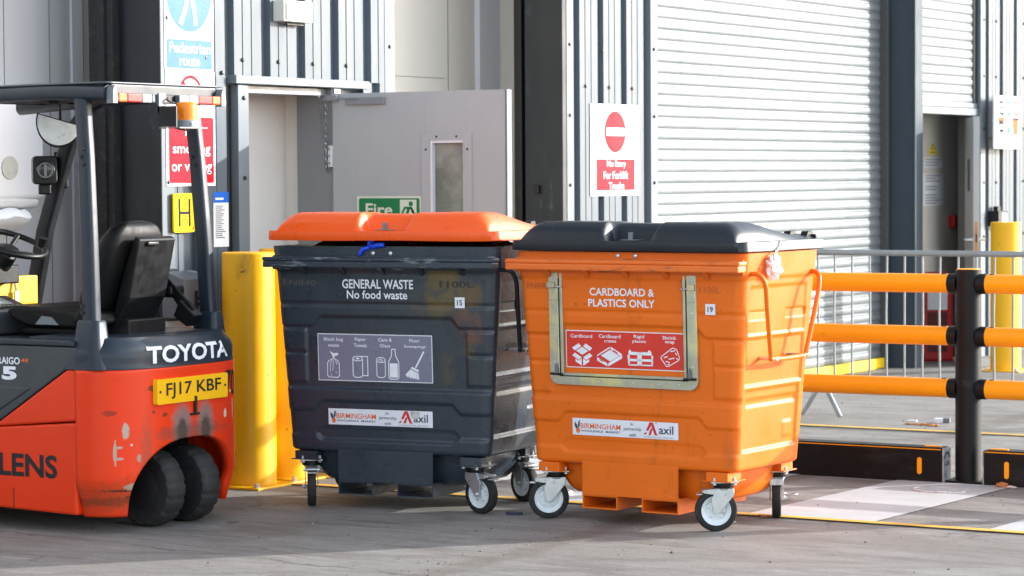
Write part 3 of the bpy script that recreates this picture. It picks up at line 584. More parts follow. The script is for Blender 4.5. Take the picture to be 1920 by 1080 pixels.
def kerb(label, x0, x1):
    o = thing('kerb_barrier', label, 'kerb barrier', ((x0+x1)/2, 12.80, 0), 0, 'black kerb barriers under the guard rail'); w = (x1-x0)/2
    q = MB(); q.box(-w+.004, w-.004, -.05, .06, .0, .182, 0); q.build('body', KERB_K, o, .006)
    q = MB(); q.box(-w+.01, w-.01, -.0525, -.05, .170, .1745); q.build('edge_stripe', BAR_Y, o)
    for s_ in (-1, 1):
        fr = Fr((s_*(w-.128), -.05, .084), (1,0,0), (0,0,1)); q = MB(); q.prism(rrect(-.0125, .0125, -.044, .044, .0122), 0, .003, fr); q.build('reflector', BAR_Y, o)
        q = MB(); q.prism(rrect(-.05, .05, -.012, .012, .011), .182, .187, Fr((s_*(w-.07), 0, 0), (1,0,0), (0,1,0))); q.build('reflector', BAR_Y, o)
        q = MB(); q.box(s_*w-.004, s_*w+.004, -.048, .058, .002, .178); e = q.build('end_plate', SCUFF, o, .003)
        fr = Fr((s_*(w+.0055), 0, 0), (0, s_, 0), (0,0,1)); q = MB(); q.text('A-SAFE', -.04, .04, .085, .112, 0, fr); q.stroke(circ(0, .125, .03, None, 10, 0, 180), .012, 0, fr); q.build('lettering', SIGNK, e)
kerb('long black kerb barrier running behind the orange bin to the black post', -6.93, -5.142)
kerb('black kerb barrier at the right edge beyond the black post', -4.922, -3.13)
CB = thing('crowd_barrier', 'galvanised crowd control barrier with upright bars behind yellow rails', 'barrier', (-6.6, 15.78, 0), R(-.5))
q = MB(); q.tube(spline([(-1.25, 0, .26), (-1.25, 0, 1.0), (-1.18, 0, 1.088), (-.6, 0, 1.09), (.9, 0, 1.09), (1.28, 0, 1.085), (1.34, 0, 1.0), (1.34, 0, .2)], 5), .019, 12); q.tube([(-1.25, 0, .235), (1.34, 0, .235)], .015, 10); GT = mat('dull galvanised tube', '#8f9496', .5, metal=.3, var=.12, scale=9); q.build('frame', GT, CB)
for k in range(20):
    x = -1.13+.1225*k
    q = MB(); q.tube([(x, 0, .235), (x+.006*math.sin(k*2.1), .003, .7), (x+.003, 0, 1.09)], .0078, 8); q.build('bar', GT, CB)
for x in (-.59, .98):
    q = MB(); q.tube([(x-.15, -.02, .018), (x-.02, 0, .24)], .0165, 10); q.tube([(x+.12, -.02, .018), (x-.01, 0, .24)], .0165, 10); q.build('leg', GT, CB)
# ------------------------------------------------------------------ wheeled waste containers
ZB, ZT, WB, WT, YFB, YFT, YBB, YBT = .268, 1.252, .534, .604, .3175, .352, .3125, .375
def tz(z): return (z-ZB)/(ZT-ZB)
def bw(z): return WB+(WT-WB)*tz(z)
def byf(z): return YFB+(YFT-YFB)*tz(z)
def byb(z): return YBB+(YBT-YBB)*tz(z)
def box_s(x, a, b, w): return sst(a-w/2, a+w/2, x)*(1-sst(b-w/2, b+w/2, x))
def h_front(x, z):
    ax = abs(x); c = sst(.345, .40, ax); s = .011; h = 0.
    h += .006*sst(1.125, 1.137, z)
    h -= .006*box_s(z, .966, .985, .008)
    t1 = .917-.046*c; h -= .013*box_s(z, .572, t1, s)
    h += .008*box_s(z, .60, .855, s)*sst(.425, .437, ax)
    t2 = .511-.046*c; h -= .010*box_s(z, .384-.038*c, t2, s)
    h -= .014*box_s(z, .325+.03*c, .384-.038*c, s)
    h -= .008*box_s(z, .735, .75, .006)*sst(.43, .442, ax)
    return h
def h_side(y, z):
    s = .010; h = .005*sst(1.132, 1.143, z)
    h -= .010*box_s(z, .955, .988, s)*(box_s(y, -.26, -.09, s)+box_s(y, .09, .275, s))
    e = box_s(y, -.275, .27, s)
    h -= .010*box_s(z, .655, .868, s)*e; h -= .006*box_s(z, .885, 1.10, s)*e
    h -= .010*box_s(z, .36, .635, s)*box_s(y, -.265, .25, s); h -= .007*box_s(z, .56, .592, s)*box_s(y, -.235, .235, s)
    h += .006*box_s(z, .40, .47, s)*box_s(y, .13, .21, .03)
    return h
def bin_body_mesh():
    cols = []; rc = .045
    NF, NS, NC = 170, 84, 7
    for i in range(NF): cols.append(('F', -1+2*i/(NF-1)))
    for i in range(1, NC): cols.append(('c', 0, i/NC))
    for i in range(NS): cols.append(('R', -1+2*i/(NS-1)))
    for i in range(1, NC): cols.append(('c', 1, i/NC))
    for i in range(12): cols.append(('B', 1-2*i/11))
    for i in range(1, NC): cols.append(('c', 2, i/NC))
    for i in range(NS): cols.append(('L', 1-2*i/(NS-1)))
    for i in range(1, NC): cols.append(('c', 3, i/NC))
    NZ = 150
    def P(i, j):
        z = ZB+(ZT-ZB)*j/(NZ-1); w = bw(z); yf = byf(z); yb = byb(z); c = cols[i]
        ed = .02*(1-math.sqrt(max(0., 1-(1-min(1, (z-ZB)/.02))**2)))      # rounded bottom edge
        w -= ed; yf -= ed; yb -= ed
        if c[0] == 'F': x = c[1]*(w-rc); return Vector((x, -yf-h_front(x, z), z))
        if c[0] == 'B': return Vector((c[1]*(w-rc), yb, z))
        if c[0] in 'RL':
            y = (-yf+rc)+(c[1]+1)/2*(yf+yb-2*rc); hh = h_side(y, z); return Vector(((w+hh)*(1 if c[0] == 'R' else -1), y, z))
        k = c[1]; a = R(-90+90*k+90*c[2]); cx = (w-rc)*(1 if k in (0, 1) else -1); cy = (-yf+rc) if k in (0, 3) else (yb-rc)
        hf = h_front(w-rc, z); hs = h_side(-yf+rc, z) if k in (0, 3) else h_side(yb-rc, z); rr = rc + (hf if k in (0, 3) else 0)*abs(math.sin(a)) + hs*abs(math.cos(a))
        return Vector((cx+rr*math.cos(a), cy+rr*math.sin(a), z))
    m = MB(); n = len(cols); m.grid(P, n, NZ, 0, True, True)
    m.add([P(i, 0) for i in range(n)], [tuple(range(n-1, -1, -1))], 0)
    for e, dz in ((.006, 0), (.03, 0), (.03, -.12)):              # rim lip, returned inwards and down
        pass
    rim = [P(i, NZ-1) for i in range(n)]; cen = Vector((0, 0, 0))
    inn = [Vector((p.x*(1-.035/WT), p.y*(1-.035/YFT), ZT)) for p in rim]; low = [Vector((p.x, p.y, ZT-.3)) for p in inn]
    m.add(rim+inn+low, [(i, (i+1) % n, n+(i+1) % n, n+i) for i in range(n)] + [(n+i, n+(i+1) % n, 2*n+(i+1) % n, 2*n+i) for i in range(n)], 0)
    return m
def loft(mb, rings, m=0, sm=True, cap0=True, cap1=True):
    n = len(rings[0]); vs = [p for r in rings for p in r]
    mb.add(vs, [(i*n+j, i*n+(j+1) % n, (i+1)*n+(j+1) % n, (i+1)*n+j) for i in range(len(rings)-1) for j in range(n)], m, sm)
    if cap0: mb.add(rings[0], [tuple(range(n-1, -1, -1))], m)
    if cap1: mb.add(rings[-1], [tuple(range(n))], m)
def build_lid(mat_, parent, dz):
    NX, NY = 170, 70; X0, Y0, Y1 = .618, -.385, .425
    def H(x, y):
        nb = sst(-.135, -.105, x)*(1-sst(.115, .165, x))
        t = min(1, max(0, (y+.372)/.10)); f = math.sqrt(1-(1-t)**2)
        t2 = min(1, max(0, (y+.275)/.08)); f2 = math.sqrt(1-(1-t2)**2)*.93
        f = f*(1-nb)+f2*nb
        ts = min(1, max(0, (.566-abs(x))/.095)); fx = math.sqrt(1-(1-ts)**2)
        back = 1-.80*sst(-.20, .36, y)*1.0
        h = .088*f*fx*back
        if f*fx > .25:
            for gx in (-.395, -.235, .205, .315, .345, .475): h += (.0018 if gx in (-.395, .315) else -.0011)*math.exp(-((x-gx)/.005)**2)*(1-nb)
        h += .0015*math.sin(x*9+1)*math.sin(y*11)
        return 1.306+h
    ys = [Y0+(Y1-Y0)*(j/(NY-1))**1.25 for j in range(NY)]
    def rc(x, y):                                       # round the plan corners
        r = .05; ax = X0-abs(x); 
        for yy, s in ((Y0, 1), (Y1, -1)):
            d = (y-yy)*s
            if ax < r and d < r:
                v = Vector((r-ax, r-d)); k = max(v.x, v.y)
                if v.length > 1e-6: v = v*(k/v.length); x = (X0-r+v.x)*(1 if x > 0 else -1); y = yy+s*(r-v.y)
        return x, y
    def P(i, j):
        x = -X0+2*X0*i/(NX-1); y = ys[j]; z = H(x, y); x, y = rc(x, y); return Vector((x, y, z+dz))
    m = MB(); m.grid(P, NX, NY, 0, True)
    ring = [P(i, 0) for i in range(NX)] + [P(NX-1, j) for j in range(1, NY)] + [P(i, NY-1) for i in range(NX-2, -1, -1)] + [P(0, j) for j in range(NY-2, 0, -1)]
    n = len(ring); g = lambda k, d: [Vector((p.x*k, p.y*k, p.z+d)) for p in ring]
    rs = [ring, g(1.004, -.005), g(1.008, -.042), g(1.0, -.046), g(.985, -.044), g(.97, -.006)]
    vs = [p for r in rs for p in r]
    m.add(vs, [(a*n+(i+1) % n, a*n+i, (a+1)*n+i, (a+1)*n+(i+1) % n) for a in range(len(rs)-1) for i in range(n)], 0, True)
    m.add(rs[-1], [tuple(range(n))], 0)
    lid = m.build('lid', mat_, parent, angle=50)
    q = MB(); q.box(-.026, -.006, -.30, -.285, 1.31+dz, 1.345+dz); q.box(-.05, .04, -.33, -.29, 1.309+dz, 1.313+dz); q.build('latch', GREYP, lid, .003)
    for x in (-.52, .44):
        q = MB()
        for k in (0, .09): q.prism([(.34, 1.285+dz), (.44, 1.285+dz), (.445, 1.315+dz), (.42, 1.342+dz), (.375, 1.34+dz)], x+k-.018, x+k+.018, Fr((0,0,0), (0,1,0), (0,0,1)))
        q.tube([(x-.03, .415, 1.318+dz), (x+.13, .415, 1.318+dz)], .009, 10); q.build('hinge', BLK, lid, .003)
    return lid
_caster = {}
def caster(parent, x, y, rot, paint):
    if not _caster:
        c = MB(); r = .095
        c.box(-.062, .062, -.055, .055, .222, .2275, 0); c.lathe([(.044, .196), (.046, .2), (.046, .222)], XY, 24, 1); c.lathe([(.036, .188), (.04, .196)], XY, 24, 0)
        for s_ in (-1, 1):
            c.prism([(-.046, .083), (-.022, .083), (.044, .165), (.044, .196), (-.03, .196), (-.058, .15)], -.0025, .0025, Fr((0, s_*.030, 0), (1,0,0), (0,0,1)), 0)
            for a in (-.045, .045): c.lathe([(.009, .2275), (.009, .236), (.006, .237), (.006, .246), (0, .246)], Fr((a, s_*.042, 0), (1,0,0), (0,1,0)), 6, 2, False)
            for a in (-.045, .045): c.lathe([(.010, .212), (.010, .222)], Fr((a, s_*.042, 0), (1,0,0), (0,1,0)), 6, 2, False)
            c.lathe([(.012, .0325), (.012, .037), (.007, .038), (.007, .046), (0, .047)], Fr((-.035, 0, .095), (1,0,0), (0,0,s_)) if s_ < 0 else Fr((-.035, 0, .095), (-1,0,0), (0,0,1)), 8, 2, False)
        c.box(-.035, .04, -.03, .03, .190, .196, 0); c.prism([(.035, .196), (.045, .19), (.045, .16), (.035, .16)], -.03, .03, Fr((0,0,0), (1,0,0), (0,0,1)), 0)
        _caster['c'] = c
        t = MB(); fr = Fr((-.035, 0, .095), (1,0,0), (0,0,1))
        t.lathe([(.066, -.020), (.085, -.021), (.0925, -.017), (.095, -.008), (.095, .008), (.0925, .017), (.085, .021), (.066, .020)], fr, 40, 0, True, False); _caster['t'] = t
        w = MB(); w.lathe([(0, .014), (.018, .014), (.02, .008), (.045, .004), (.05, .010), (.060, .012), (.064, .020), (.067, .0205), (.067, -.0205), (.064, -.020), (.060, -.012), (.05, -.010), (.045, -.004), (.02, -.008), (.018, -.014), (0, -.014)], fr, 36, 0, True, False)
        for k in range(5):
            a = 2*math.pi*k/5+.3
            for s_ in (-1, 1): w.lathe([(.005, 0), (.004, .004), (0, .005)], Fr(fr.p(.036*math.cos(a), .036*math.sin(a), s_*.006), (1,0,0), (0,0,1) if s_ > 0 else (0,0,-1)), 8, 1)
        _caster['w'] = w
        b_ = MB(); b_.prism([(-.03, .196), (-.03, .165), (-.085, .172), (-.10, .18), (-.10, .187), (-.085, .19)], -.026, .026, Fr((0,0,0), (1,0,0), (0,0,1)), 0); b_.tube([(-.09, -.04, .181), (-.09, .04, .181)], .007, 8); b_.box(-.125, -.095, -.022, .022, .166, .171); _caster['b'] = b_
    o = _caster['c'].build('caster', [ZINC, BLK, ZINC], parent, .0015); o.location = (x, y, 0); o.rotation_euler = (0, 0, rot)
    _caster['t'].build('tyre', RUBBER, o); _caster['w'].build('rim', [RIMW, ZINC], o); _caster['b'].build('brake', ZINC, o, .002)
    return o
K_ = (YFT-YFB)/(ZT-ZB)
def FF(z0=ZB): return Fr((0, -YFB, ZB), (1, 0, 0), (0, -K_, 1))
def zz(z): return (z-ZB)*math.sqrt(1+K_*K_)
BODY = None
def make_bin(label, pos, rot, paint, lidmat, lid_dz, wheel_rots):
    global BODY
    o = thing('waste_bin', label, 'waste bin', pos, rot, 'four wheeled waste containers')
    if BODY is None: body = bin_body_mesh().build('body', paint, o, angle=60); BODY = body
    else: body = BODY.copy(); body.data = BODY.data.copy(); body.data.materials[0] = paint; COL.objects.link(body); body.parent = o
    # sump, feet, fork pockets under the body
    q = MB(); rings = []
    for z, sx, y0, y1, r in ((.275, .47, -.24, .30, .05), (.20, .45, -.235, .29, .06), (.15, .425, -.22, .27, .07), (.125, .40, -.20, .25, .07), (.118, .36, -.16, .21, .06)):
        rings.append([Vector((a, b_, z)) for a, b_ in rrect(-sx, sx, y0, y1, r, 5)])
    loft(q, rings[::-1]); q.build('sump', paint, o)
    for sx in (-1, 1):
        for y0, y1 in ((-.325, -.20), (.19, .305)):
            q = MB(); q.box(sx*.445-.056, sx*.445+.056, y0, y1, .2275, .27); q.box(sx*.445-.075, sx*.445+.075, y0-.008, y1+.008, .2275, .2325); q.build('foot', paint, o, .003)
    q = MB(); q.box(-.268, .242, -.318, -.312, .134, .285); q.box(-.268, .242, -.318, -.10, .129, .134); q.build('skirt_plate', paint, o, .002)
    for x0, x1 in ((-.268, -.08), (.05, .242)):
        q = MB(); y0, y1 = -.316, .33; t = .006
        q.box(x0, x1, y0, y1, .066, .066+t); q.box(x0, x0+t, y0+.001, y1, .066+t, .129); q.box(x1-t, x1, y0+.001, y1, .066+t, .129); q.box(x0+t, x1-t, y0+.002, y1, .123, .129); q.build('fork_pocket', paint, o)
    # comb bar along the front rim with its gussets
    q = MB(); q.box(-.613, .613, -.432, -.355, 1.168, 1.198, 0); q.box(-.620, .615, -.425, -.35, 1.198, 1.218, 0); q.box(-.60, .60, -.36, -.345, 1.155, 1.225, 0)
    for k in range(5): q.prism([(-.40, 1.168), (-.355, 1.168), (-.355, 1.13)], -.42+.21*k-.012, -.42+.21*k+.012, Fr((0,0,0), (0,1,0), (0,0,1)), 0)
    cb = q.build('comb_bar', mat('chipped charcoal bar', '#2c353f', .34, var=.14, dirt='#9aa0a4', dirt_at=.62, dscale=16, dstretch=(.35,1,1.6)) if paint is CHAR else mat('chipped orange bar', '#dd6a1e', .42, var=.08, dirt='#8a4a22', dirt_at=.645, dscale=18, dstretch=(.35,1,1.6)), o, .006)
    q = MB()
    for sx in (-1, 1): q.lathe([(.0, .0), (.010, .0), (.010, .006), (.006, .008), (0, .008)], Fr((sx*.047, -byf(1.235)-.004, 1.236), (1,0,0), (0,0,1)), 10)
    q.build('rivets', ZINC, o)
    for sx in (1,):
        pts = [(.0, -.29, 1.16), (.045, -.287, 1.155), (.068, -.268, 1.11), (.068, -.235, 1.0), (.068, -.175, .80), (.070, -.15, .775), (.070, .15, .775), (.068, .175, .80), (.068, .247, 1.02), (.06, .278, 1.11), (.04, .295, 1.145), (.0, .305, 1.155)]
        q = MB(); q.tube(spline([(sx*(bw(z)+p), y, z) for p, y, z in pts], 6), .0112, 14, 0)
        hd = q.build('handle', paint if paint is ORANGE else LID_D, o)
        for y in (-.135, .135):
            q = MB(); q.tube([(sx*(bw(.775)-.006), y, .775), (sx*(bw(.775)+.082), y, .775)], .009, 10); q.build('bracket', ZINC if y < 0 else GREYC, hd)
    for k, (sx, y) in enumerate(((-1, -.262), (1, -.262), (-1, .25), (1, .25))): caster(o, sx*.445, y, wheel_rots[k], paint)
    lid = build_lid(lidmat, o, lid_dz)
    return o, body
OB, obody = make_bin('orange bin with charcoal lid for cardboard and plastics, numbered 19', (-5.741, 10.836, 0), R(-2), ORANGE, LID_D, -.004, (R(33), R(34), R(200), R(-62)))
def browned(base):  # olive and brown patches mixed into the paint on the right front
    m_ = base.copy(); m_.name = 'charcoal paint rubbed at one side'; t = m_.node_tree; N = t.nodes; L = t.links; b = N['Principled BSDF']; src = b.inputs['Base Color'].links[0].from_socket
    tc = N.new('ShaderNodeTexCoord'); sp = N.new('ShaderNodeSeparateXYZ'); L.new(tc.outputs['Object'], sp.inputs[0])
    n = N.new('ShaderNodeTexNoise'); n.inputs['Scale'].default_value = 7; n.inputs['Detail'].default_value = 9; n.inputs['Roughness'].default_value = .7; L.new(tc.outputs['Object'], n.inputs['Vector'])
    def rg(s_, a, c): r = N.new('ShaderNodeMapRange'); r.interpolation_type = 'SMOOTHSTEP'; r.inputs[1].default_value = a; r.inputs[2].default_value = c; L.new(s_, r.inputs[0]); return r.outputs[0]
    def mul(a, c): x = N.new('ShaderNodeMath'); x.operation = 'MULTIPLY'; L.new(a, x.inputs[0]); L.new(c, x.inputs[1]) if not isinstance(c, float) else setattr(x.inputs[1], 'default_value', c); return x.outputs[0]
    col = src
    for x0, x1, x2, x3, z0, z1, z2, z3, lo, hi, cc, amt in ((.08, .30, .50, .56, .88, .98, 1.14, 1.17, .40, .60, '#6b5a26', .75), (.25, .36, .47, .50, .55, .66, .80, .90, .44, .62, '#5f5226', .55), (.34, .40, .50, .53, .78, .83, .90, 1.02, .42, .58, '#6a4034', .6), (.36, .42, .50, .53, .98, 1.0, 1.10, 1.14, .5, .6, '#5d3f2e', .5), (-.2, .1, .5, .6, .955, .965, .99, 1.0, .46, .62, '#57492a', .5)):
        m1 = mul(mul(rg(sp.outputs[0], x0, x1), rg(sp.outputs[0], x3, x2)), mul(rg(sp.outputs[2], z0, z1), rg(sp.outputs[2], z3, z2)))
        fac = mul(mul(m1, rg(n.outputs['Fac'], lo, hi)), amt)
        x = N.new('ShaderNodeMix'); x.data_type = 'RGBA'; L.new(fac, x.inputs[0]); L.new(col, x.inputs[6]); x.inputs[7].default_value = lin(cc); col = x.outputs[2]
    L.new(col, b.inputs['Base Color']); return m_
DB, dbody = make_bin('charcoal general waste bin with raised orange lid, numbered 15', (-7.098, 10.777, 0), R(7), CHAR, LID_O, .037, (R(119), R(160), R(30), R(150)))
dbody.data.materials[0] = browned(CHAR); dbody.scale.z = 1.014
ff = FF()
def sticker(q, x0, x1, z0, z1, c, m, skew=0.): q.flat([(x0, zz(z0)), (x1, zz(z0)), (x1, zz(z1)), (x0, zz(z1))], c, ff, m)
def prt(name, mats, parent, q): q.nomerge = True; return q.build(name, mats, parent)
def T(q, t, x0, x1, z0, z1, c, m, bold=.012): q.text(t, x0, x1, zz(z0), zz(z1), c, ff, m, bold)
# charcoal bin lettering and stickers
q = MB(); T(q, 'GENERAL WASTE', -.221, .16, 1.066, 1.111, .0015, 0, .02); T(q, 'No food waste', -.197, .128, 1.017, 1.058, .0015, 0, .015)
prt('lettering', TXT_W, DB, q)
q = MB(); T(q, 'EN840', -.546, -.363, 1.078, 1.106, .0015, 0, .0); prt('embossed_mark', mat('paler emboss letters', '#575350', .5), DB, q)  # flat letters in a paler tone instead of raised ones
q = MB(); T(q, '1100L', .30, .477, 1.076, 1.107, .0015, 0, .01); prt('embossed_mark', mat('emboss shade charcoal', '#1c2126', .5), DB, q)  # flat letters; the shade of the embossing is put into their colour
q = MB(); sticker(q, .379, .431, .98, 1.031, .0035, 0); T(q, '15', .391, .418, .992, 1.018, .0045, 1, .015); prt('number_sticker', [STK_W, TXT_K], DB, q)
def logo_sticker(parent, c, worn):
    q = MB(); x0, z0 = -.318, .404; W_, H_ = .562, .078
    sticker(q, x0, x0+W_, z0, z0+H_, c, 0); c1 = c+.001
    S = lambda a, b_: (x0+a*W_, zz(z0+b_*H_))
    q.flat([S(.022, .78), S(.045, .60), S(.05, .35), S(.03, .40), S(.02, .58)], c1, ff, 3); q.flat([S(.05, .42), S(.068, .5), S(.074, .92), S(.056, .75)], c1, ff, 3); q.flat([S(.052+.019*math.cos(a*.4), .27+.17*math.sin(a*.4)) for a in range(16)], c1, ff, 2)
    T2 = lambda t, a0, a1, b0, b1, m, bo=.01: q.text(t, x0+a0*W_, x0+a1*W_, zz(z0+b0*H_), zz(z0+b1*H_), c1, ff, m, bo)
    T2('BIRMINGHAM', .078, .46, .40, .72, 2); T2('WHOLESALE  MARKET', .078, .46, .20, .32, 1)
    T2('In', .555, .58, .72, .90, 1, 0); T2('partnership', .49, .655, .36, .62, 1, 0); T2('with', .54, .605, .07, .27, 1, 0)
    q.flat([S(.70, .47), S(.735, .97), S(.765, .97), S(.735, .62), S(.722, .47)], c1, ff, 4); q.flat([S(.765, .97), S(.80, .30), S(.815, .22), S(.782, .22), S(.75, .75)], c1, ff, 4)
    q.flat([S(.675, .24), S(.69, .36), S(.708, .36), S(.698, .24)], c1, ff, 4); q.flat([S(.722, .22), S(.745, .60), S(.762, .60), S(.745, .22)], c1, ff, 4); q.flat([S(.785, .92), S(.80, .99), S(.80, .90)], c1, ff, 4)
    T2('axil', .82, .955, .30, .80, 3, .012); T2('INTERGRATED SERVICES', .68, .955, .06, .14, 5, 0)
    if worn: q.flat([S(.79, .97), S(.88, .95), S(.87, .60), S(.83, .45), S(.80, .62)], c1+.0007, ff, 6)
    return prt('sponsor_sticker', [STK_W, TXT_K, TXT_O, TXT_N, TXT_R, TXT_G, mat('scratched vinyl', '#b9b6b4', .5, var=.4, scale=60)], parent, q)
logo_sticker(DB, -.0065, True); logo_sticker(OB, -.0065, False)
q = MB(); c = -.0115; sticker(q, -.370, .248, .6165, .8455, c, 1); sticker(q, -.366, .244, .6205, .8415, c+.0008, 0); c += .0016
for t, x0, x1, z0, z1 in (('Black bag', -.335, -.230, .806, .826), ('waste', -.314, -.252, .781, .795), ('Paper', -.166, -.106, .808, .828), ('Towels', -.172, -.102, .782, .800), ('Cans &', -.039, .034, .812, .829), ('Glass', -.031, .025, .784, .800), ('Floor', .127, .182, .811, .827), ('Sweepings', .098, .213, .781, .798)): T(q, t, x0, x1, z0, z1, c, 1, .01)
Q = lambda pts: [(a, zz(b_)) for a, b_ in pts]
q.flat(Q([(-.305, .762), (-.285, .750), (-.262, .752), (-.256, .746), (-.268, .738), (-.28, .737), (-.278, .728), (-.288, .728), (-.292, .742), (-.300, .752)]), c, ff, 1)
q.stroke(Q([(-.284, .725), (-.312, .712), (-.318, .70), (-.319, .642), (-.31, .634), (-.262, .633), (-.254, .642), (-.254, .70), (-.262, .714)]), .0042, c, ff, 1, True)
for pp in ([(-.290, .718), (-.302, .70), (-.303, .66)], [(-.284, .715), (-.288, .69), (-.29, .665)], [(-.275, .715), (-.265, .695)], [(-.30, .65), (-.296, .641)], [(-.275, .66), (-.268, .655)]): q.stroke(Q(pp), .003, c, ff, 1)
q.stroke(Q(circ(-.153, .727, .026, .011, 20)), .0042, c, ff, 1, True); q.flat(Q(circ(-.153, .727, .010, .0045, 14)), c, ff, 1); q.stroke(Q([(-.179, .727), (-.179, .645), (-.168, .636), (-.14, .636), (-.127, .645), (-.127, .727)]), .0045, c, ff, 1); q.stroke(Q([(-.15, .738), (-.099, .738), (-.099, .645), (-.125, .645)]), .0045, c, ff, 1)
q.stroke(Q(circ(-.0275, .723, .023, .012, 20)), .004, c, ff, 1, True); q.stroke(Q([(-.04, .72), (-.028, .729), (-.02, .72), (-.03, .717)]), .003, c, ff, 1); q.stroke(Q([(-.0505, .722), (-.0505, .648), (-.04, .638), (-.015, .638), (-.0045, .648), (-.0045, .722)]), .0042, c, ff, 1)
q.stroke(Q([(.032, .776), (.05, .776), (.052, .745), (.068, .715), (.068, .64), (.060, .632), (.022, .632), (.014, .64), (.014, .715), (.03, .745)]), .0045, c, ff, 1, True); q.flat(Q([(.02, .708), (.062, .708), (.062, .640), (.02, .640)]), c, ff, 1)
q.stroke(Q([(.203, .768), (.158, .690)]), .008, c, ff, 1); q.flat(Q([(.138, .694), (.176, .678), (.172, .668), (.132, .686)]), c, ff, 1)
for k in range(5): a = .103+k*.015; q.flat(Q([(.131+k*.0085, .682-k*.0037), (.138+k*.0085, .679-k*.0037), (a+.013, .637-.0015*k+ (0.004 if k == 0 else 0)), (a, .655-.0045*k)]), c, ff, 1)
prt('waste_sticker', [STK_V, TXT_W], DB, q)
# orange bin lettering, stickers and galvanised flap frame
q = MB(); T(q, 'CARDBOARD &', -.204, .138, 1.052, 1.088, .0015, 0, .02); T(q, 'PLASTICS ONLY', -.212, .14, 1.001, 1.037, .0015, 0, .02)
prt('lettering', TXT_W, OB, q); EMB = mat('emboss shade orange', '#b5571a', .5)  # darker orange gives the flat marks the shade of raised letters
q = MB(); T(q, 'EN840', -.546, -.43, 1.078, 1.106, .0015, 0, 0.); prt('embossed_mark', EMB, OB, q)
q = MB(); T(q, '1100L', .372, .477, 1.074, 1.104, .0015, 0, 0.); prt('embossed_mark', EMB, OB, q)
q = MB(); sticker(q, .401, .452, .977, 1.026, .0035, 0); T(q, '19', .413, .440, .989, 1.014, .0045, 1, .015); prt('number_sticker', [STK_W, TXT_K], OB, q)
q = MB(); c = -.0105; sticker(q, -.346, .285, .716, .889, c, 1); sticker(q, -.342, .281, .720, .885, c+.0008, 0); c += .0016
for t, x0, x1, z0, z1 in (('Cardboard', -.319, -.202, .855, .871), ('Cardboard', -.167, -.050, .857, .874), ('crates', -.138, -.074, .837, .849), ('Rigid', .02, .075, .857, .876), ('plastic', .012, .085, .836, .854), ('Shrink', .170, .242, .859, .875), ('wrap', .182, .232, .837, .852)): T(q, t, x0, x1, z0, z1, c, 1, .012)
D = lambda cx, cy, w, h, sk=0: [(cx-w, cy+sk), (cx, cy+h), (cx+w, cy-sk), (cx, cy-h)]
for pts in ([(-.312, .808), (-.276, .829), (-.262, .815), (-.298, .795)], [(-.252, .815), (-.238, .829), (-.203, .808), (-.218, .795)], D(-.258, .794, .033, .018), [(-.312, .772), (-.298, .785), (-.262, .765), (-.276, .752)], [(-.203, .772), (-.218, .785), (-.253, .765), (-.238, .752)], [(-.295, .757), (-.278, .748), (-.262, .76), (-.262, .726), (-.295, .744)], [(-.221, .757), (-.237, .748), (-.254, .76), (-.254, .726), (-.221, .744)]): q.flat(Q(pts), c, ff, 1)
for pts in ([(-.108, .818), (-.178, .778), (-.178, .772), (-.108, .811)], [(-.104, .818), (-.046, .786), (-.046, .772), (-.104, .804)], [(-.158, .776), (-.108, .803), (-.06, .776), (-.108, .75)], [(-.178, .768), (-.124, .741), (-.124, .727), (-.178, .752)], [(-.119, .741), (-.044, .783), (-.044, .766), (-.119, .727)]): q.flat(Q(pts), c, ff, 1)
q.stroke(Q([(-.165, .757), (-.145, .748)]), .005, c+.0006, ff, 0); q.stroke(Q([(-.092, .802), (-.068, .789)]), .006, c+.0006, ff, 0)
for pts in ([(-.006, .806), (.002, .806), (.004, .798), (.092, .798), (.094, .806), (.104, .806), (.112, .794), (.112, .784), (-.010, .784), (-.010, .794)], [(-.016, .783), (-.012, .738), (-.004, .735), (-.004, .783)], [(.11, .783), (.12, .783), (.117, .738), (.11, .735)], [(.036, .798), (.060, .798), (.060, .736), (.036, .736)], [(-.01, .766), (.118, .766), (.118, .755), (-.01, .755)], [(-.012, .741), (.117, .741), (.117, .735), (-.012, .735)]): q.flat(Q(pts), c, ff, 1)
q.stroke(Q([(.222, .822), (.243, .815), (.257, .776), (.25, .765), (.20, .738), (.188, .738), (.160, .773), (.164, .782)]), .0038, c, ff, 1, True)
for pp in ([(.175, .776), (.195, .782)], [(.185, .760), (.205, .755)], [(.235, .80), (.243, .79)], [(.20, .77), (.23, .776)], [(.24, .775), (.25, .771)], [(.195, .745), (.205, .748)], [(.21, .805), (.235, .81)]): q.stroke(Q(pp), .0045, c, ff, 1)
prt('waste_sticker', [STK_R, TXT_W], OB, q)
q = MB()
def strip(x0, x1, z0, z1, c0, c1, m): q.prism(Q([(x0, z0), (x1, z0), (x1, z1), (x0, z1)]), c0, c1, ff, m)
U = [(-.374, 1.156), (-.423, 1.156), (-.425, .68)] + [(-.385-.04*math.cos(R(a)), .677-.04*math.sin(R(a))) for a in range(10, 91, 20)] + [(.317+.04*math.sin(R(a)), .674-.04*math.cos(R(a))) for a in range(0, 91, 18)] + [(.357, 1.152), (.308, 1.152), (.308, .674), (-.374, .674)]
q.prism(Q(U[::-1]), -.012, .0075, ff, 0)
strip(-.3735, -.366, .6745, 1.15, -.012, .002, 1); strip(.300, .3075, .6745, 1.15, -.012, .002, 1); strip(-.3665, .3005, .6745, .6795, -.012, .002, 1)
strip(-.366, -.352, .680, 1.155, -.012, .0065, 0); strip(.287, .300, .680, 1.15, -.012, .0065, 0); strip(-.352, .287, .680, .692, -.012, .0065, 0)
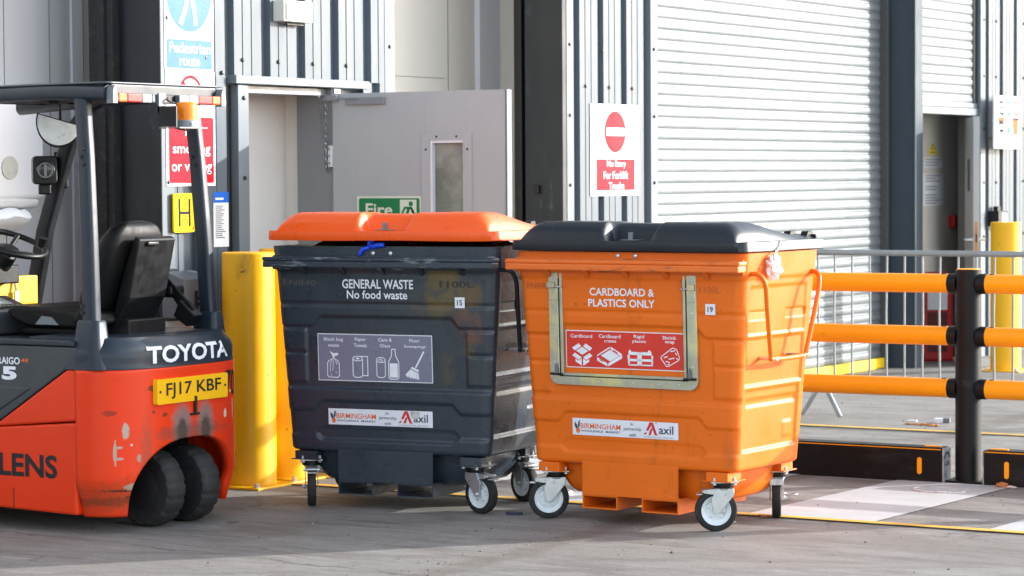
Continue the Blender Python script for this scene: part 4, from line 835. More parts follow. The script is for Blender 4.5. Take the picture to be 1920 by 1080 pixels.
for x in (-.30, -.16, .02, .16, .26): q.lathe([(.006, .0075), (.005, .010), (0, .0105)], Fr(ff.p(x, zz(.655)), ff.u, ff.v), 10, 2)
for x, z in ((-.40, .655), (.335, .652), (-.40, .74), (-.40, .86), (-.40, 1.13), (.333, .74), (.333, .86), (.333, 1.13), (.333, .98), (-.03, .686), (.2, .686), (-.25, .686)): q.lathe([(.006, .0065), (.005, .010), (0, .0105)], Fr(ff.p(x, zz(z)), ff.u, ff.v), 10, 2)
fo = q.build('flap_frame', [GALV, TXT_K, ZINC], OB, .0015)
for s_, x in ((1, -.398), (-1, .332)):
    q = MB(); q.prism(Q(rrect(x-.028, x+.012*1, 1.085, 1.112, .006)) if s_ > 0 else Q(rrect(x-.012, x+.022, 1.085, 1.112, .006)), .0075, .022, ff, 0); q.tube([ff.p(x, zz(1.092), .013), ff.p(x+s_*.05, zz(1.090), .013)], .0045, 8, 1); q.box(x-.022, x+.022, zz(1.03), zz(1.085), .0075, .0105, 0, ff); q.build('latch', [GALV, ZINC], fo, .002)
    q = MB(); q.tube([ff.p(x-s_*.02, zz(.686), .014), ff.p(x+s_*.045, zz(.684), .014)], .006, 10, 0); q.prism(Q([(x+s_*.004, .68), (x+s_*.022, .68), (x+s_*.022, .71), (x+s_*.012, .735), (x+s_*.004, .72)][::s_]), .0075, .018, ff, 1); q.build('hinge', [BLK, GREYC], fo, .001)
# things caught on the bins
o = thing('bin_bags', 'shiny black rubbish bags bulging under the raised orange lid', 'bin bag', (-7.098, 10.777, 1.20), R(7)); q = MB()
def bagp(i, j):
    u, v = i/60*2-1, j/40*2-1; e = (1-abs(u)**8)*(1-abs(v)**8)
    n = noise.fractal(Vector((u*4, v*3, 1.7)), 1, 2, 5)*.030 + abs(noise.noise(Vector((u*11, v*9, 4))))*.022
    return Vector((u*.55, v*.325+.0, .01+(.07+n)*e))
q.grid(bagp, 61, 41); q.build('bag_film', BAG, o, angle=70)
o = thing('blue_glove', 'crumpled bright blue glove hanging over the front rim of charcoal bin', 'glove', (-7.098, 10.777, 0), R(7)); q = MB(); ca = Vector((-.045, -.345, 1.268))
def blob(c, r, seed, n=18):
    def P(i, j):
        th = math.pi*j/(n-1); ph = 2*math.pi*i/n; d = Vector((math.sin(th)*math.cos(ph), math.sin(th)*math.sin(ph), math.cos(th)))
        k = 1+.45*noise.noise(d*2.3+Vector((seed, 0, 0)))+.2*noise.noise(d*6+Vector((0, seed, 0)))
        return c+Vector((d.x*r[0], d.y*r[1], d.z*r[2]))*k
    return P
q.grid(blob(ca, (.045, .02, .016), 3), 18, 18, 0, True, True); q.tube(spline([ca+Vector((-.02, -.015, -.005)), ca+Vector((-.05, -.02, -.012)), ca+Vector((-.066, -.022, -.03)), ca+Vector((-.068, -.02, -.042))], 4), [.011]*12+[.006], 8); q.tube(spline([ca+Vector((.0, -.015, .0)), ca+Vector((.035, -.022, .008)), ca+Vector((.062, -.02, .006))], 4), [.013]*8+[.007], 8); q.tube(spline([ca+Vector((-.02, .0, .005)), ca+Vector((-.03, .0, .02)), ca+Vector((-.01, .01, .03))], 4), .010, 8)
q.build('glove_body', BLUE, o, angle=70)
o = thing('plastic_bag', 'crumpled translucent plastic bag tied to the right side of orange bin', 'plastic bag', (-5.741, 10.836, 0), R(-2)); q = MB()
q.grid(blob(Vector((WT+.03, -.135, 1.185)), (.03, .048, .052), 8, 26), 26, 26, 0, True, True); q.tube(spline([(WT+.03, -.13, 1.225), (WT+.028, -.115, 1.25), (WT+.026, -.07, 1.275), (WT+.02, -.05, 1.30)], 4), [.012]*4+[.005]*9, 8); q.build('bag_film', FILM, o, angle=70)
# ------------------------------------------------------------------ litter
def litter(name, label, cat, x, y, fn, mats, rz=0, z=0, bev=0):
    o = thing(name, label, cat, (x, y, z), rz); q = MB(); fn(q); q.build('body', mats, o, bev, angle=60)
litter('carton', 'small white and grey carton lying on the concrete left of the black post', 'litter', -6.40, 15.85, lambda q: (q.box(-.045, .012, -.03, .03, 0, .028, 0), q.box(.0125, .055, -.03, .03, 0, .03, 1)), [STK_W, GREYC], .3, 0, .003)
litter('paper_scrap', 'pale paper scrap on concrete left of the white carton', 'litter', -6.60, 15.85, lambda q: q.box(-.03, .03, -.012, .012, 0, .008), PAPER, .1, 0, .002)
def dbr(q):
    for k in range(16): c_ = Vector((random.uniform(-.11, .12), random.uniform(-.05, .05), .004)); s = random.uniform(.006, .016); q.grid(blob(c_, (s*1.6, s, s*.5), k, 8), 8, 8, 0, True, True)
litter('debris_pile', 'thin heap of brown debris in front of the white carton', 'litter', -6.44, 15.62, dbr, [CARD])
litter('brown_wrapper', 'crumpled brown wrapper at the foot of the right kerb barrier', 'litter', -4.80, 12.70, lambda q: (q.grid(blob(Vector((0, 0, .012)), (.035, .022, .014), 5, 14), 14, 14, 0, True, True), q.grid(blob(Vector((.05, 0, .006)), (.03, .016, .007), 9, 12), 12, 12, 1, True, True)), [CARD, FILM])
litter('navy_scrap', 'small navy plastic scrap on the ground between the two bins', 'litter', -6.44, 10.60, lambda q: q.prism([(-.035, 0), (-.02, -.015), (.04, -.01), (.05, .004), (.01, .014), (-.03, .012)], 0, .014), NAVYP, .2, 0, .003)
litter('wire_ring', 'thin grey wire ring lying on concrete near the kerb', 'litter', -5.62, 11.93, lambda q: q.tube([(math.cos(a*.45)*.035, math.sin(a*.45)*.03, .004+.003*math.sin(a)) for a in range(14)], .0025, 6, 0, True), ZINC)
def film(q):
    q.grid(lambda i, j: Vector((math.cos(i*.2094)*.145*j/6, math.sin(i*.2094)*.115*j/6, .004+.004*math.sin(i*.9+j)*j/6+.003*(j == 6))), 30, 7, 0, True, True)
    q.tube([(math.cos(a*.209)*.145, math.sin(a*.209)*.115, .007+.002*math.sin(a*1.1)) for a in range(13, 30)], [.003+.003*math.sin(a*2.2)**2 for a in range(17)], 6, 1)
litter('film_sheet', 'flat rumpled disc of clear plastic film on the white stripe by the black post', 'litter', -5.02, 12.42, film, [mat('thin clear film', '#ffffff', .15, var=0, trans=.0, alpha=.22), FILM])
litter('plastic_strap', 'loop of white plastic strapping behind the charcoal bin front wheel', 'litter', -6.66, 11.35, lambda q: q.tube([(math.cos(a*.3)*.10, math.sin(a*.3)*.07, .016) for a in range(21)], .010, 6, 0, True), STRAP)
for x, y, l, a, lab in ((-7.87, 11.42, .16, .2, 'short timber offcut on the ground between bollard and charcoal bin'), (-7.72, 11.30, .12, -.4, 'split timber piece nearest the charcoal bin underside')):
    litter('timber_offcut', lab, 'litter', x, y, lambda q, l=l: q.box(-l/2, l/2, -.03, .03, 0, .018), WOOD, a, .0, .003)
litter('white_fleck', 'flat white paper fleck before the yellow line by orange bin', 'litter', -5.42, 10.86, lambda q: q.prism([(-.03, 0), (0, -.012), (.03, -.004), (.02, .012), (-.02, .012)], 0, .003), PAPER)
rg_ = random.Random(5); q = MB()
for k in range(520):
    x, y = rg_.uniform(-9.2, -2.8), rg_.uniform(7.9, 18.5); s_ = rg_.choice((.003, .004, .005, .006, .009)); n = rg_.randint(5, 7); a0 = rg_.random()*6
    if k < 60: s_ *= .7; x, y = rg_.gauss(-5.84, .10), rg_.uniform(8.8, 11.2)
    ring = [Vector((x+math.cos(a0+6.283*i/n)*s_*rg_.uniform(.7, 1.4), y+math.sin(a0+6.283*i/n)*s_*rg_.uniform(.7, 1.3), 0)) for i in range(n)]; top = Vector((x, y, s_*rg_.uniform(.7, 1.3)))
    q.add(ring+[top], [(i, (i+1) % n, n) for i in range(n)], 0 if rg_.random() < .6 else 1)
go = q.build('grit', [mat('pale grit', '#7f786d', .85, var=.3, scale=3), mat('dark grit', '#4c453d', .85, var=.3, scale=3)]); go['kind'] = 'stuff'
litter('leaf_scrap', 'dark dead leaf scrap on yellow line near orange bin rear wheel', 'litter', -5.35, 11.05, lambda q: q.prism([(-.02, 0), (0, -.012), (.022, -.004), (.01, .012), (-.015, .01)], 0, .008), CARD, 0, .008)
# ------------------------------------------------------------------ forklift truck
FT = thing('forklift', 'orange and navy electric forklift truck parked at left with its rear towards the bins', 'forklift', (-7.5, 9.56, 0), R(90))
def cw_ol(s):
    th = (s+1)/2*math.pi; cx = -math.cos(th); sy = math.sin(th); n = 2.8
    return Vector((.5*math.copysign(abs(cx)**(2/n), cx), .03+.27*(1-abs(sy)**(2/n))))
_S = [(-1+2*i/600) for i in range(601)]; _P = [cw_ol(s) for s in _S]; _A = [0.]
for i in range(600): _A.append(_A[-1]+(_P[i+1]-_P[i]).length)
_half = _A[300]; _A = [a-_half for a in _A]
def cw_at(a):
    lo, hi = 0, 600
    while hi-lo > 1:
        mid = (lo+hi)//2
        if _A[mid] <= a: lo = mid
        else: hi = mid
    t = (a-_A[lo])/max(1e-9, _A[hi]-_A[lo]); p = _P[lo].lerp(_P[hi], t); d = (_P[hi]-_P[lo]).normalized()
    return p, Vector((d.y, -d.x))
def cw_k(z):
    k = 1-.10*(1-sst(.06, .26, z)) - .0*z
    if z > .745: k -= .012*sst(.745, .755, z) + .10*sst(.80, .885, z)**1.6
    return k
def cw_pt(a, z, off=0.):
    p, n = cw_at(a); k = cw_k(z); q = Vector((p.x*k, .34+(p.y-.34)*k))
    return Vector((q.x+n.x*off, q.y+n.y*off, z))
AL = _A[-1]
m = MB(); NA, NZ = 110, 46
def zmin(x): ax = abs(x)/.40; return .078 if ax >= 1 else .078+.335*math.sqrt(max(0, 1-ax**2.6))
def cwP(i, j):
    a = -AL+2*AL*i/(NA-1); x = cw_at(a)[0].x; z0 = zmin(x); t = j/(NZ-1); return cw_pt(a, z0+(.742-z0)*t)
m.grid(cwP, NA, NZ, 0)
def worn_paint():
    m_ = FORK_O.copy(); m_.name = 'worn forklift orange paint'; t = m_.node_tree; N = t.nodes; L = t.links; b = N['Principled BSDF']
    src = b.inputs['Base Color'].links[0].from_socket; tc = N.new('ShaderNodeTexCoord'); sp = N.new('ShaderNodeSeparateXYZ'); L.new(tc.outputs['Object'], sp.inputs[0])
    def noi(sc, det=6):
        n = N.new('ShaderNodeTexNoise'); n.inputs['Scale'].default_value = sc; n.inputs['Detail'].default_value = det; n.inputs['Roughness'].default_value = .7; L.new(tc.outputs['Object'], n.inputs['Vector']); return n.outputs['Fac']
    def mth(op, a, c=None):
        x = N.new('ShaderNodeMath'); x.operation = op
        for i, v in enumerate((a, c)):
            if v is None: continue
            if isinstance(v, (int, float)): x.inputs[i].default_value = v
            else: L.new(v, x.inputs[i])
        return x.outputs[0]
    col = src
    nz = noi(38); nf = noi(160, 3)
    def blot(cx, cz, rx, rz, colr, soft, amt, jit):
        global_ = None
        dx = mth('DIVIDE', mth('SUBTRACT', sp.outputs[0], cx), rx); dz = mth('DIVIDE', mth('SUBTRACT', sp.outputs[2], cz), rz)
        d = mth('SQRT', mth('ADD', mth('MULTIPLY', dx, dx), mth('MULTIPLY', dz, dz)))
        d = mth('ADD', mth('ADD', d, mth('MULTIPLY', mth('SUBTRACT', nz, .5), jit)), mth('MULTIPLY', mth('SUBTRACT', nf, .5), jit*.8))
        r = N.new('ShaderNodeMapRange'); r.inputs[1].default_value = 1+soft; r.inputs[2].default_value = 1-soft; r.inputs[4].default_value = amt; L.new(d, r.inputs[0])
        return r.outputs[0]
    for cx, cz, rx, rz, colr, soft, amt, jit in ((-.075, .47, .065, .095, '#77736e', .35, .9, 1.2), (.10, .47, .06, .10, '#77736e', .35, .9, 1.2), (-.075, .44, .035, .06, '#38332e', .3, .9, 1.0), (.10, .44, .035, .06, '#38332e', .3, .9, 1.0),
        (-.40, .47, .014, .036, '#a9a49a', .1, .9, 1.4), (-.44, .37, .006, .05, '#aaa195', .08, .9, 1.6), (-.425, .395, .016, .006, '#aaa195', .1, .85, 1.9), (-.425, .345, .014, .006, '#aaa195', .1, .85, 2.2), (-.34, .345, .010, .02, '#9c958a', .1, .85, 2.0), (-.375, .405, .006, .006, '#c0b9ae', .1, .9, 1.2),
        (-.40, .17, .13, .07, '#8f4a33', .5, .55, 2.2), (-.30, .36, .03, .14, '#8a4430', .5, .5, 1.8), (.0, .44, .22, .035, '#5a4a42', .4, .6, 1.6), (-.38, .20, .09, .006, '#3c2a20', .2, .85, 2.2), (-.37, .215, .035, .016, '#a59a88', .1, .85, 2.2), (-.33, .17, .07, .010, '#4a3325', .2, .8, 2.4), (-.40, .15, .10, .02, '#6e3a24', .3, .6, 2.0), (-.25, .652, .04, .013, '#5a2a1c', .1, .85, 2.2), (-.19, .53, .017, .010, '#5a2a1c', .1, .8, 1.6), (-.26, .545, .010, .007, '#5a2a1c', .1, .8, 1.6), (.27, .50, .014, .020, '#cfc7bb', .1, .9, 1.6), (.36, .52, .006, .05, '#d8b8a8', .1, .8, 1.2), (.33, .60, .014, .006, '#e5d36a', .1, .9, 1.3), (-.455, .55, .02, .012, '#5a2a1c', .1, .6, 2.0)):
        x = N.new('ShaderNodeMix'); x.data_type = 'RGBA'; L.new(blot(cx, cz, rx, rz, colr, soft, amt, jit), x.inputs[0]); L.new(col, x.inputs[6]); x.inputs[7].default_value = lin(colr); col = x.outputs[2]
    L.new(col, b.inputs['Base Color']); return m_
cw = m.build('counterweight', worn_paint(), FT, angle=50, solid=.05)
m = MB()
zl = [.745, .752, .77, .79, .81, .83, .85, .865, .877, .885]; 
m.grid(lambda i, j: cw_pt(-AL+2*AL*i/(NA-1), zl[j]), NA, len(zl), 0)
rim_ = [cw_pt(-AL+2*AL*i/(NA-1), zl[-1]) for i in range(NA)]; m.add(rim_, [tuple(range(NA))], 0)
low_ = [cw_pt(-AL+2*AL*i/(NA-1), .745) for i in range(NA)]; m.add(low_, [tuple(range(NA-1, -1, -1))], 0)
m.box(-.44, .44, .30, .62, .80, .884); m.box(-.05, .06, .14, .17, .882, .8875)
hood = m.build('rear_hood', FORK_N, FT, angle=40)
q = MB(); q.nomerge = True; q.text('TOYOTA', -.298, .31, .764, .842, fn=lambda a, z: cw_pt(a, z, .0045), bold=.03); q.text('TOYOTA', -.304, .316, .758, .848, fn=lambda a, z: cw_pt(a, z, .0022), m=1, bold=.05); q.build('lettering', [TXT_W, TXT_N], hood)
rf = Fr((0, .026, 0), (1, 0, 0), (0, 0, 1))
q = MB(); q.prism(rrect(-.262, .258, .578, .692, .008), -.03, .004, rf, 0); q.text('FJ17 KBF', -.198, .205, .598, .672, .0055, rf, 1, .012)
for a in (-.24, .238): q.lathe([(.007, .004), (.005, .007), (0, .0075)], Fr(rf.p(a, .635), rf.u, rf.v), 8, 1)
q.text('number plates', -.035, .02, .583, .589, .0055, rf, 1, 0) if False else None
q.nomerge = True; q.build('number_plate', [PLATE, TXT_K], FT)
q = MB(); q.nomerge = True; q.text('70', .278, .40, .575, .70, fn=lambda a, z: cw_pt(a, z, .002), bold=.02); q.build('lettering', TXT_K, cw)
q = MB(); q.box(-.02, .05, .022, .032, .512, .522, 1); q.tube([(.015, .022, .512), (.015, .022, .60)], .008, 12, 0); q.build('tow_pin', [BLK, mat('recess shade black', '#0a0a0a', .8)], FT, .003)  # black bar paints the dark recess and ledge at the pin; none is cut
# side panels (left side is the one seen), in metres along the truck (y) and up (z)
for sx in (-1, 1):
    sf = Fr((sx*.5, 0, 0), (0, sx, 0), (0, 0, 1)) 
    q = MB(); Y = lambda pts: [(sx*a, b_) for a, b_ in pts] if sx > 0 else [(-a, b_) for a, b_ in pts]
    def pr(pts, c0, c1, mi):
        P_ = Y(pts); ar = sum(P_[i][0]*P_[(i+1) % len(P_)][1]-P_[(i+1) % len(P_)][0]*P_[i][1] for i in range(len(P_)))
        q.prism(P_ if ar > 0 else P_[::-1], c0, c1, sf, mi)
    pr([(.305, .085), (1.75, .12), (1.75, .39), (.305, .505)], -.12, -.006, 0)
    q.build('side_skirt', FORK_O, FT, .012); q = MB()
    pr([(.305, .512), (.80, .468), (.352, .742), (.305, .742)], -.12, -.004, 0); q.build('side_panel', FORK_O, FT, .010); q = MB()
    pr([(.36, .745), (.815, .466), (1.6, .41), (1.6, .845), (.30, .845), (.30, .75)], -.12, -.012, 0); pr([(.56, .655), (.86, .49), (1.5, .44), (1.5, .66)], -.02, -.005, 0)
    cv = q.build('side_cover', FORK_D, FT, .010)
    q = MB(); pr([(.31, .848), (1.75, .848), (1.75, .872), (.31, .872)], -.14, -.004, 0); q.build('deck_edge', FORK_N, FT, .005)
    if sx < 0:
        q = MB(); q.nomerge = True; q.text('TRAIGO', -.80, -.635, .757, .790, -.0115+.001, sf, 0, .02); q.text('48', -.628, -.585, .768, .786, -.0105, sf, 1, .01); q.text('5', -.745, -.655, .685, .747, -.0105, sf, 0, .05); q.build('lettering', [TXT_W, TXT_O], cv)
        q = MB(); q.nomerge = True; q.text('LLENS', -.845, -.415, .245, .352, -.0045, sf, 0, .03); q.box(-.68, -.676, .10, .19, -.006, -.0045, 0, sf); q.build('lettering', TXT_K, [c_ for c_ in FT.children if c_.name.startswith('side_skirt')][-1])
q = MB(); q.box(-.40, .40, .36, 1.75, .12, .80); q.box(-.37, .37, .30, 1.75, .80, .868); q.build('chassis', BLK, FT, .01)
# rear twin wheels
def tyre_mesh(x0, r=.178, w=.118):
    q = MB(); N_ = 120; prof = [(.098, -.5), (.150, -.5), (.164, -.49), (.173, -.42), (.178, -.30), (.178, 0), (.178, .30), (.173, .42), (.164, .49), (.150, .5), (.098, .5)]
    def P(i, j):
        a = 2*math.pi*i/N_; rr, h = prof[j]; k = (i % 8)
        if j in (2, 3, 8, 7): rr -= .006*(1 if k < 2 else 0)
        if j in (4, 6): rr -= .005*(1 if k < 2 else 0)
        return Vector((x0+h*w, rr*math.cos(a), r+rr*math.sin(a)))
    q.grid(P, N_, len(prof), 0, True, True); return q
for x0 in (-.115, .115):
    q = tyre_mesh(x0); ty = q.build('rear_wheel', TYRE, FT, angle=30); ty.location = (.02, .19, 0); ty.rotation_euler = (0, 0, R(-6))
    q = MB(); fr = Fr((x0, 0, .178), (0, 1, 0), (0, 0, 1)); q.lathe([(.099, .059), (.104, .056), (.098, .05), (.085, .02), (.08, .01), (.03, .008), (.03, .03), (0, .03)], fr, 32); fr = Fr((x0, 0, .178), (0, -1, 0), (0, 0, 1)); q.lathe([(.099, .059), (.104, .056), (.098, .05), (.085, .02), (.08, .01), (.03, .008), (.03, .03), (0, .03)], fr, 32); rm = q.build('rim', mat('dusty dark rim', '#1f2123', .6, var=.3, scale=14, dirt='#3d3d3c', dirt_at=.6), ty)
q = MB(); q.box(-.30, .30, .30, .36, .12, .55); q.build('wheel_well', mat('dark well', '#0b0b0b', .8), FT)
# overhead guard
def post_loft(q, pts, sec, m=0):
    rings = []
    for (x, y, z), (wx, wy) in zip(pts, sec): rings.append([Vector((x+a, y+b_, z)) for a, b_ in rrect(-wx/2, wx/2, -wy/2, wy/2, min(wx, wy)*.28, 4)])
    loft(q, rings, m)
for sx in (-1, 1):
    q = MB(); post_loft(q, [(sx*.425, .26, .95), (sx*.415, .275, 1.3), (sx*.402, .30, 1.7), (sx*.392, .325, 1.97)], [(.056, .078), (.054, .074), (.052, .072), (.052, .072)])
    po = q.build('rear_pillar', FORK_N, FT, angle=40)
    q = MB(); post_loft(q, [(sx*.432, .27, .745), (sx*.432, .265, .80), (sx*.428, .262, .86), (sx*.426, .26, .955), (sx*.426, .26, .965)], [(.13, .24), (.115, .19), (.10, .15), (.085, .125), (.07, .11)]); q.build('pillar_base', FORK_N, po, angle=40)
    for y, z in ((.262, 1.735), (.278, 1.70), (.265, 1.665), (.262, 1.03), (.262, 1.0)):
        q = MB(); q.lathe([(.009, 0), (.008, .004), (0, .005)], Fr((sx*.402-(.031 if sx < 0 else .031) if z > 1.5 else sx*.424-.032, y+.03, z), (0, -1, 0), (0, 0, 1)), 10); q.build('bolt', TXT_K, po)
    q = MB(); post_loft(q, [(sx*.42, 1.40, .87), (sx*.42, 1.36, .98), (sx*.42, 1.27, 1.35), (sx*.415, 1.13, 1.72), (sx*.41, 1.06, 1.86), (sx*.405, .97, 1.94), (sx*.40, .84, 1.975)], [(.06, .085)]*7); q.build('front_pillar', mat('shade toned navy paint', '#0d1218', .45, spec=.3), FT, angle=40)  # shade put into a darker copy of the forklift navy
    q = MB(); q.tube(spline([(sx*.40, .17, 1.985), (sx*.40, .5, 1.995), (sx*.40, .9, 1.985), (sx*.395, 1.4, 1.955)], 5), .036, 14); q.build('roof_beam', FORK_N, FT)
q = MB(); q.box(-.385, .385, .165, .225, 1.975, 2.03); q.build('rear_cross_beam', FORK_N, FT, .012, 3)
for k in range(5): q = MB(); q.box(-.37, .37, .42+.2*k, .445+.2*k, 1.965, 2.015); q.build('roof_slat', FORK_N, FT, .004)
q = MB(); q.grid(lambda i, j: Vector((-.425+.85*i/16, .16+1.3*j/20, 2.036+.010*math.sin(math.pi*i/16)**.5*min(1, j/8)-.02*(j/20)**2)), 17, 21); q.build('roof_sheet', mat('dusty clear roof sheet', '#4e555b', .4, var=.15, scale=6), FT, solid=.008)
q = MB(); q.box(-.39, .39, .158, .20, 1.945, 1.985, 0); lb = q.build('light_bar', BLK, FT, .004)
for sx in (-1, 1):
    q = MB(); q.prism([(-.02, 1.938), (.012, 1.938), (.018, 1.96), (.012, 1.985), (.0, 2.02), (-.015, 2.01), (-.02, 1.99)], -.008, .03, Fr((sx*.395, .16, 0), (1, 0, 0), (0, 0, 1))); q.build('end_bracket', GREYP, lb, .002)
    xs = [.372, .31, .205, .135, .06]
    for k, mm in enumerate((LORG, LRED, LWHT, mat('grey lens', '#5f6a72', .3))):
        a, b_ = sorted((sx*xs[k], sx*xs[k+1])); q = MB(); q.box(a, b_, .132, .16, 1.945, 1.985); q.build('tail_light', mm, lb, .006, 3)
q = MB(); q.box(-.105, -.055, .118, .128, 1.90, 1.99, 0); q.box(-.105, -.098, .02, .128, 1.835, 1.93, 1); q.box(-.105, .10, .0, .12, 1.828, 1.834, 0); q.tube(spline([(-.03, .13, 1.97), (-.06, .1, 1.955), (.05, .11, 1.93), (.09, .1, 1.88), (.0, .03, 1.822), (-.09, .04, 1.83)], 5), .0045, 6, 1); bk = q.build('beacon_bracket', [GREYP, TXT_K], FT, .001)
fr = Fr((.02, .06, 1.834), (1, 0, 0), (0, 1, 0))
q = MB(); q.lathe([(.058, 0), (.054, .006), (.054, .03), (.050, .034)], fr, 32); q.box(-.03, .03, -.0555, -.0535, .010, .024, 1, fr); q.build('beacon_base', [mat('silver plastic', '#7d8284', .5), STK_W], FT)
q = MB()
def bcn(i, j):
    a = 2*math.pi*i/96; t = j/14; r_ = .049*(1 if t < .8 else math.sqrt(max(0, 1-((t-.8)/.28)**2))); r_ += .0008*(i % 2); return fr.p(r_*math.cos(a), r_*math.sin(a), .034+.082*t+.0006*(j % 2))
q.grid(bcn, 96, 15, 0, True, True); q.add([bcn(i, 14) for i in range(96)], [tuple(range(96))], 0, True); q.build('beacon_lens', AMBER, FT, angle=60)
q = MB(); q.lathe([(.02, .036), (.02, .09), (0, .10)], fr, 16); q.build('beacon_lamp', LWHT, FT)
# mirror and working lamp under the roof
mf = Fr((.0, .82, 1.83), (.53, -.77, -.28), (.16, -.22, .96)); 
q = MB(); half = [( -.105, .055)] + [(.12*math.cos(R(a))*.95-.0, .055+.135*math.sin(R(a))) for a in range(180, 361, 12)]
q.prism(half[1:], -.02, .004, mf, 0); mi = q.build('mirror', BLK, FT, .006)
q = MB(); cen = Vector((0, 0)); 
def mir(i, j):
    a = R(180+180*i/24); t = j/8; x_ = .105*math.cos(a)*t; y_ = .05+.118*math.sin(a)*t; return mf.p(x_, y_, .006+.03*(1-t*t))
q.grid(mir, 25, 9, 0); q.build('mirror_glass', MIRROR, mi)
q = MB(); q.tube([mf.p(0, .055, -.01), (.0, .80, 1.97)], .007, 8); q.box(-.03, .03, .78, .84, 1.955, 1.985); q.build('mirror_stem', BLK, mi)
lf_ = Fr((.33, 1.19, 1.645), (.75, -.66, 0), (0, 0, 1))
q = MB(); q.prism(rrect(-.06, .06, -.07, .07, .022), -.055, .015, lf_, 0); q.box(-.03, .03, -.12, -.07, -.03, .0, 0, lf_); q.box(.05, .12, -.09, .09, -.05, -.03, 0, lf_); wl = q.build('work_lamp', BLK, FT, .008, 3)
q = MB(); q.lathe([(.048, .016), (.044, .019), (.02, .02), (0, .021)], Fr(lf_.p(0, 0), lf_.u, lf_.v), 24); q.stroke(circ(0, 0, .035), .006, .022, lf_, 1, True); q.stroke([(0, -.03), (0, .03)], .012, .0225, lf_, 1); q.build('lamp_glass', [mat('dark lamp glass', '#2a2d30', .1), GREYP], wl)
# seat, levers, console, steering wheel
sy = Fr((0, 0, 0), (0, 1, 0), (0, 0, 1))                    # prism frame: polygon in (y, z), extruded along x
q = MB(); q.prism([(.38, .93), (.44, .91), (.80, .91), (.92, .945), (.95, .985), (.90, 1.01), (.70, 1.005), (.52, .985), (.40, .99)], -.235, .235, sy); q.prism([(.40, .868), (.88, .868), (.90, .90), (.84, .915), (.42, .915)], -.20, .20, sy); st = q.build('seat_cushion', VINYL, FT, .03, 4)
q = MB(); q.prism([(.62, .925), (.76, .925), (.72, .965), (.66, .96)], -.242, -.236, sy); q.build('side_trim', GREYP, st)
q = MB(); loft(q, [[Vector((-.01+a_, y_+b_, z_)) for a_, b_ in rrect(-hw, hw, -th/2, th/2, th*.48, 5)] for y_, z_, hw, th in ((.51, .93, .17, .09), (.50, .96, .20, .12), (.465, 1.06, .215, .14), (.425, 1.17, .215, .145), (.385, 1.27, .205, .13), (.362, 1.335, .185, .11), (.35, 1.375, .15, .085), (.345, 1.398, .10, .05), (.344, 1.405, .05, .025))], 0)
bk_ = q.build('backrest', VINYL, FT, angle=60)
q = MB(); q.prism([(.42, .94), (.385, .93), (.31, 1.05), (.245, 1.32), (.275, 1.335), (.34, 1.18)], -.10, .165, sy); q.box(-.05, .03, .236, .25, 1.29, 1.31); q.build('back_pocket', BLK, bk_, .018, 3)
q = MB(); q.prism([(.60, .94), (.46, .90), (.41, 1.06), (.48, 1.14), (.58, 1.06)], .20, .25, sy); q.build('hip_bolster', VINYL, bk_, .02, 3)
q = MB(); q.prism([(.54, .94), (.42, .90), (.37, 1.0), (.44, 1.07)], -.25, -.215, sy); q.build('hip_bolster', VINYL, bk_, .02, 3)
q = MB(); q.box(-.12, .15, .30, .44, .865, .95); q.prism([(.22, .99), (.26, .93), (.43, 1.13), (.40, 1.15)], .26, .275, sy); q.prism([(.20, .955), (.25, .90), (.33, .95), (.29, 1.03)], .24, .31, sy); q.build('seat_mount', BLK, FT, .02, 3)
q = MB(); q.box(.25, .36, .34, .66, 1.035, 1.10); q.box(.25, .37, .55, .72, 1.02, 1.13); ar = q.build('armrest', BLK, FT, .025, 3)
for y, h in ((.62, .09), (.66, .075), (.70, .065)):
    q = MB(); q.tube([(.31, y, 1.12), (.31, y+.01, 1.12+h*.6), (.31, y+.015, 1.12+h)], [.008, .010, .016], 10); q.build('lever', BLK, ar)
q = MB(); q.tube(spline([(.36, .56, 1.06), (.36, .58, 1.21), (.36, .74, 1.215), (.36, .775, 1.19), (.36, .75, 1.04)], 5), .005, 8); q.build('lever_guard', TXT_K, ar)
q = MB(); q.prism([(.96, .872), (1.45, .872), (1.45, 1.06), (1.08, 1.02), (.97, .99)], -.30, -.02, sy); co = q.build('console', FORK_D, FT, .012)
q = MB(); pf = Fr((-.16, 1.03, 1.006), (1, 0, 0), (0, 1, .36)); q.rect(-.10, .11, -.05, .09, .010, pf, 1); q.rect(-.05, .05, -.02, .06, .012, pf, 0); q.rect(-.09, -.07, .03, .06, .012, pf, 2)
for k in range(5): q.rect(-.07+.03*k, -.055+.03*k, -.042, -.03, .012, pf, 0)
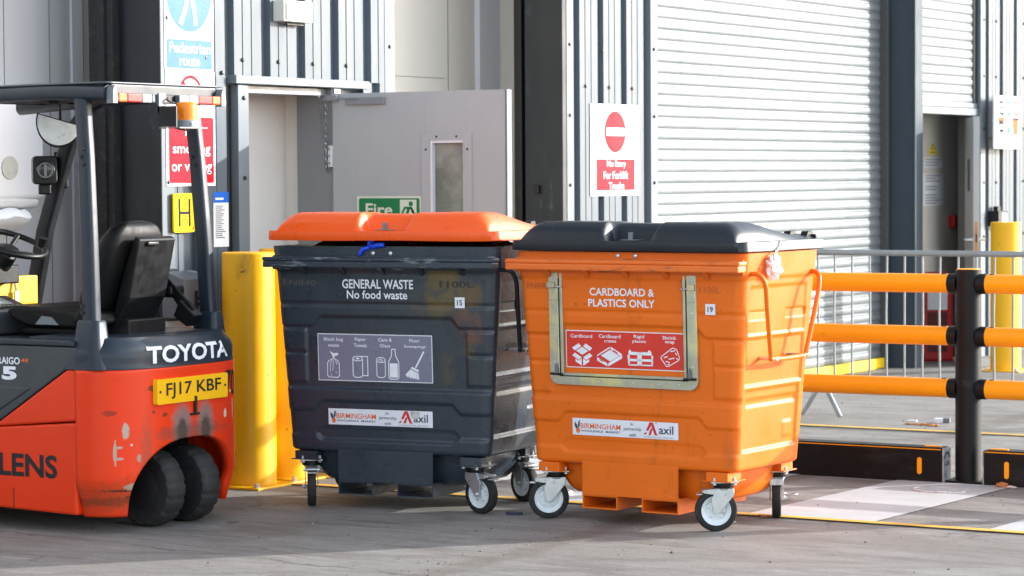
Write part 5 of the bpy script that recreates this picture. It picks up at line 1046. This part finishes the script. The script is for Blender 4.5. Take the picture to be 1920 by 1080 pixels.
q.nomerge = True; q.build('display', [mat('lcd grey', '#8a9490', .2), TXT_K, SIGNR], co)
q = MB(); q.box(-.04, .28, 1.20, 1.26, .99, 1.13, 0); q.build('key_panel', YEL, FT, .006)
q = MB(); q.tube([(.10, 1.195, 1.12), (.10, 1.18, 1.06), (.105, 1.18, 1.01)], .006, 6); q.box(.09, .115, 1.175, 1.185, 1.0, 1.06); q.build('keys', ZINC, FT)
sw = Fr((-.03, 1.10, 1.295), (1, 0, 0), (0, .93, .36)); q = MB(); q.tube([sw.p(.175*math.cos(2*math.pi*i/40), .175*math.sin(2*math.pi*i/40), 0) for i in range(40)], .014, 12, 0, True)
for a in (30, 150, 270): q.tube([sw.p(.16*math.cos(R(a)), .16*math.sin(R(a)), 0), sw.p(.05*math.cos(R(a)), .05*math.sin(R(a)), -.03)], .013, 8)
q.lathe([(.05, -.04), (.05, -.02), (.03, -.012), (0, -.01)], sw, 20); swo = q.build('steering_wheel', BLK, FT)
q = MB(); q.tube([sw.p(.12, -.09, .015), sw.p(.12, -.09, .06)], [.02, .026], 12); q.build('spinner_knob', BLK, swo)
q = MB(); q.tube([sw.p(0, 0, -.04), (-.05, 1.24, 1.12), (-.05, 1.36, .88)], [.055, .075, .09], 16); q.box(-.14, .06, 1.12, 1.3, 1.10, 1.19); q.build('steering_column', BLK, FT, .008)
# front end, beyond the frame: mast and drive wheels
for sx in (-1, 1):
    q = MB(); q.box(sx*.30-.035, sx*.30+.035, 1.80, 1.93, .06, 2.05); q.build('mast_channel', BLK, FT, .004)
    q = tyre_mesh(0, .22, .15); fw = MB(); fw.v = [Vector((v.x, v.y*1.236, (v.z-.22)*1.236+.22)) for v in q.v]; fw.f = q.f; fw.m = q.m; fw.s = q.s; w_ = fw.build('front_wheel', TYRE, FT, angle=30); w_.location = (sx*.41, 1.62, 0)
q = MB(); q.box(-.27, .27, 1.84, 1.90, 1.9, 1.98); q.box(-.27, .27, 1.84, 1.90, .3, .36); q.build('mast_crossbar', BLK, FT, .004)
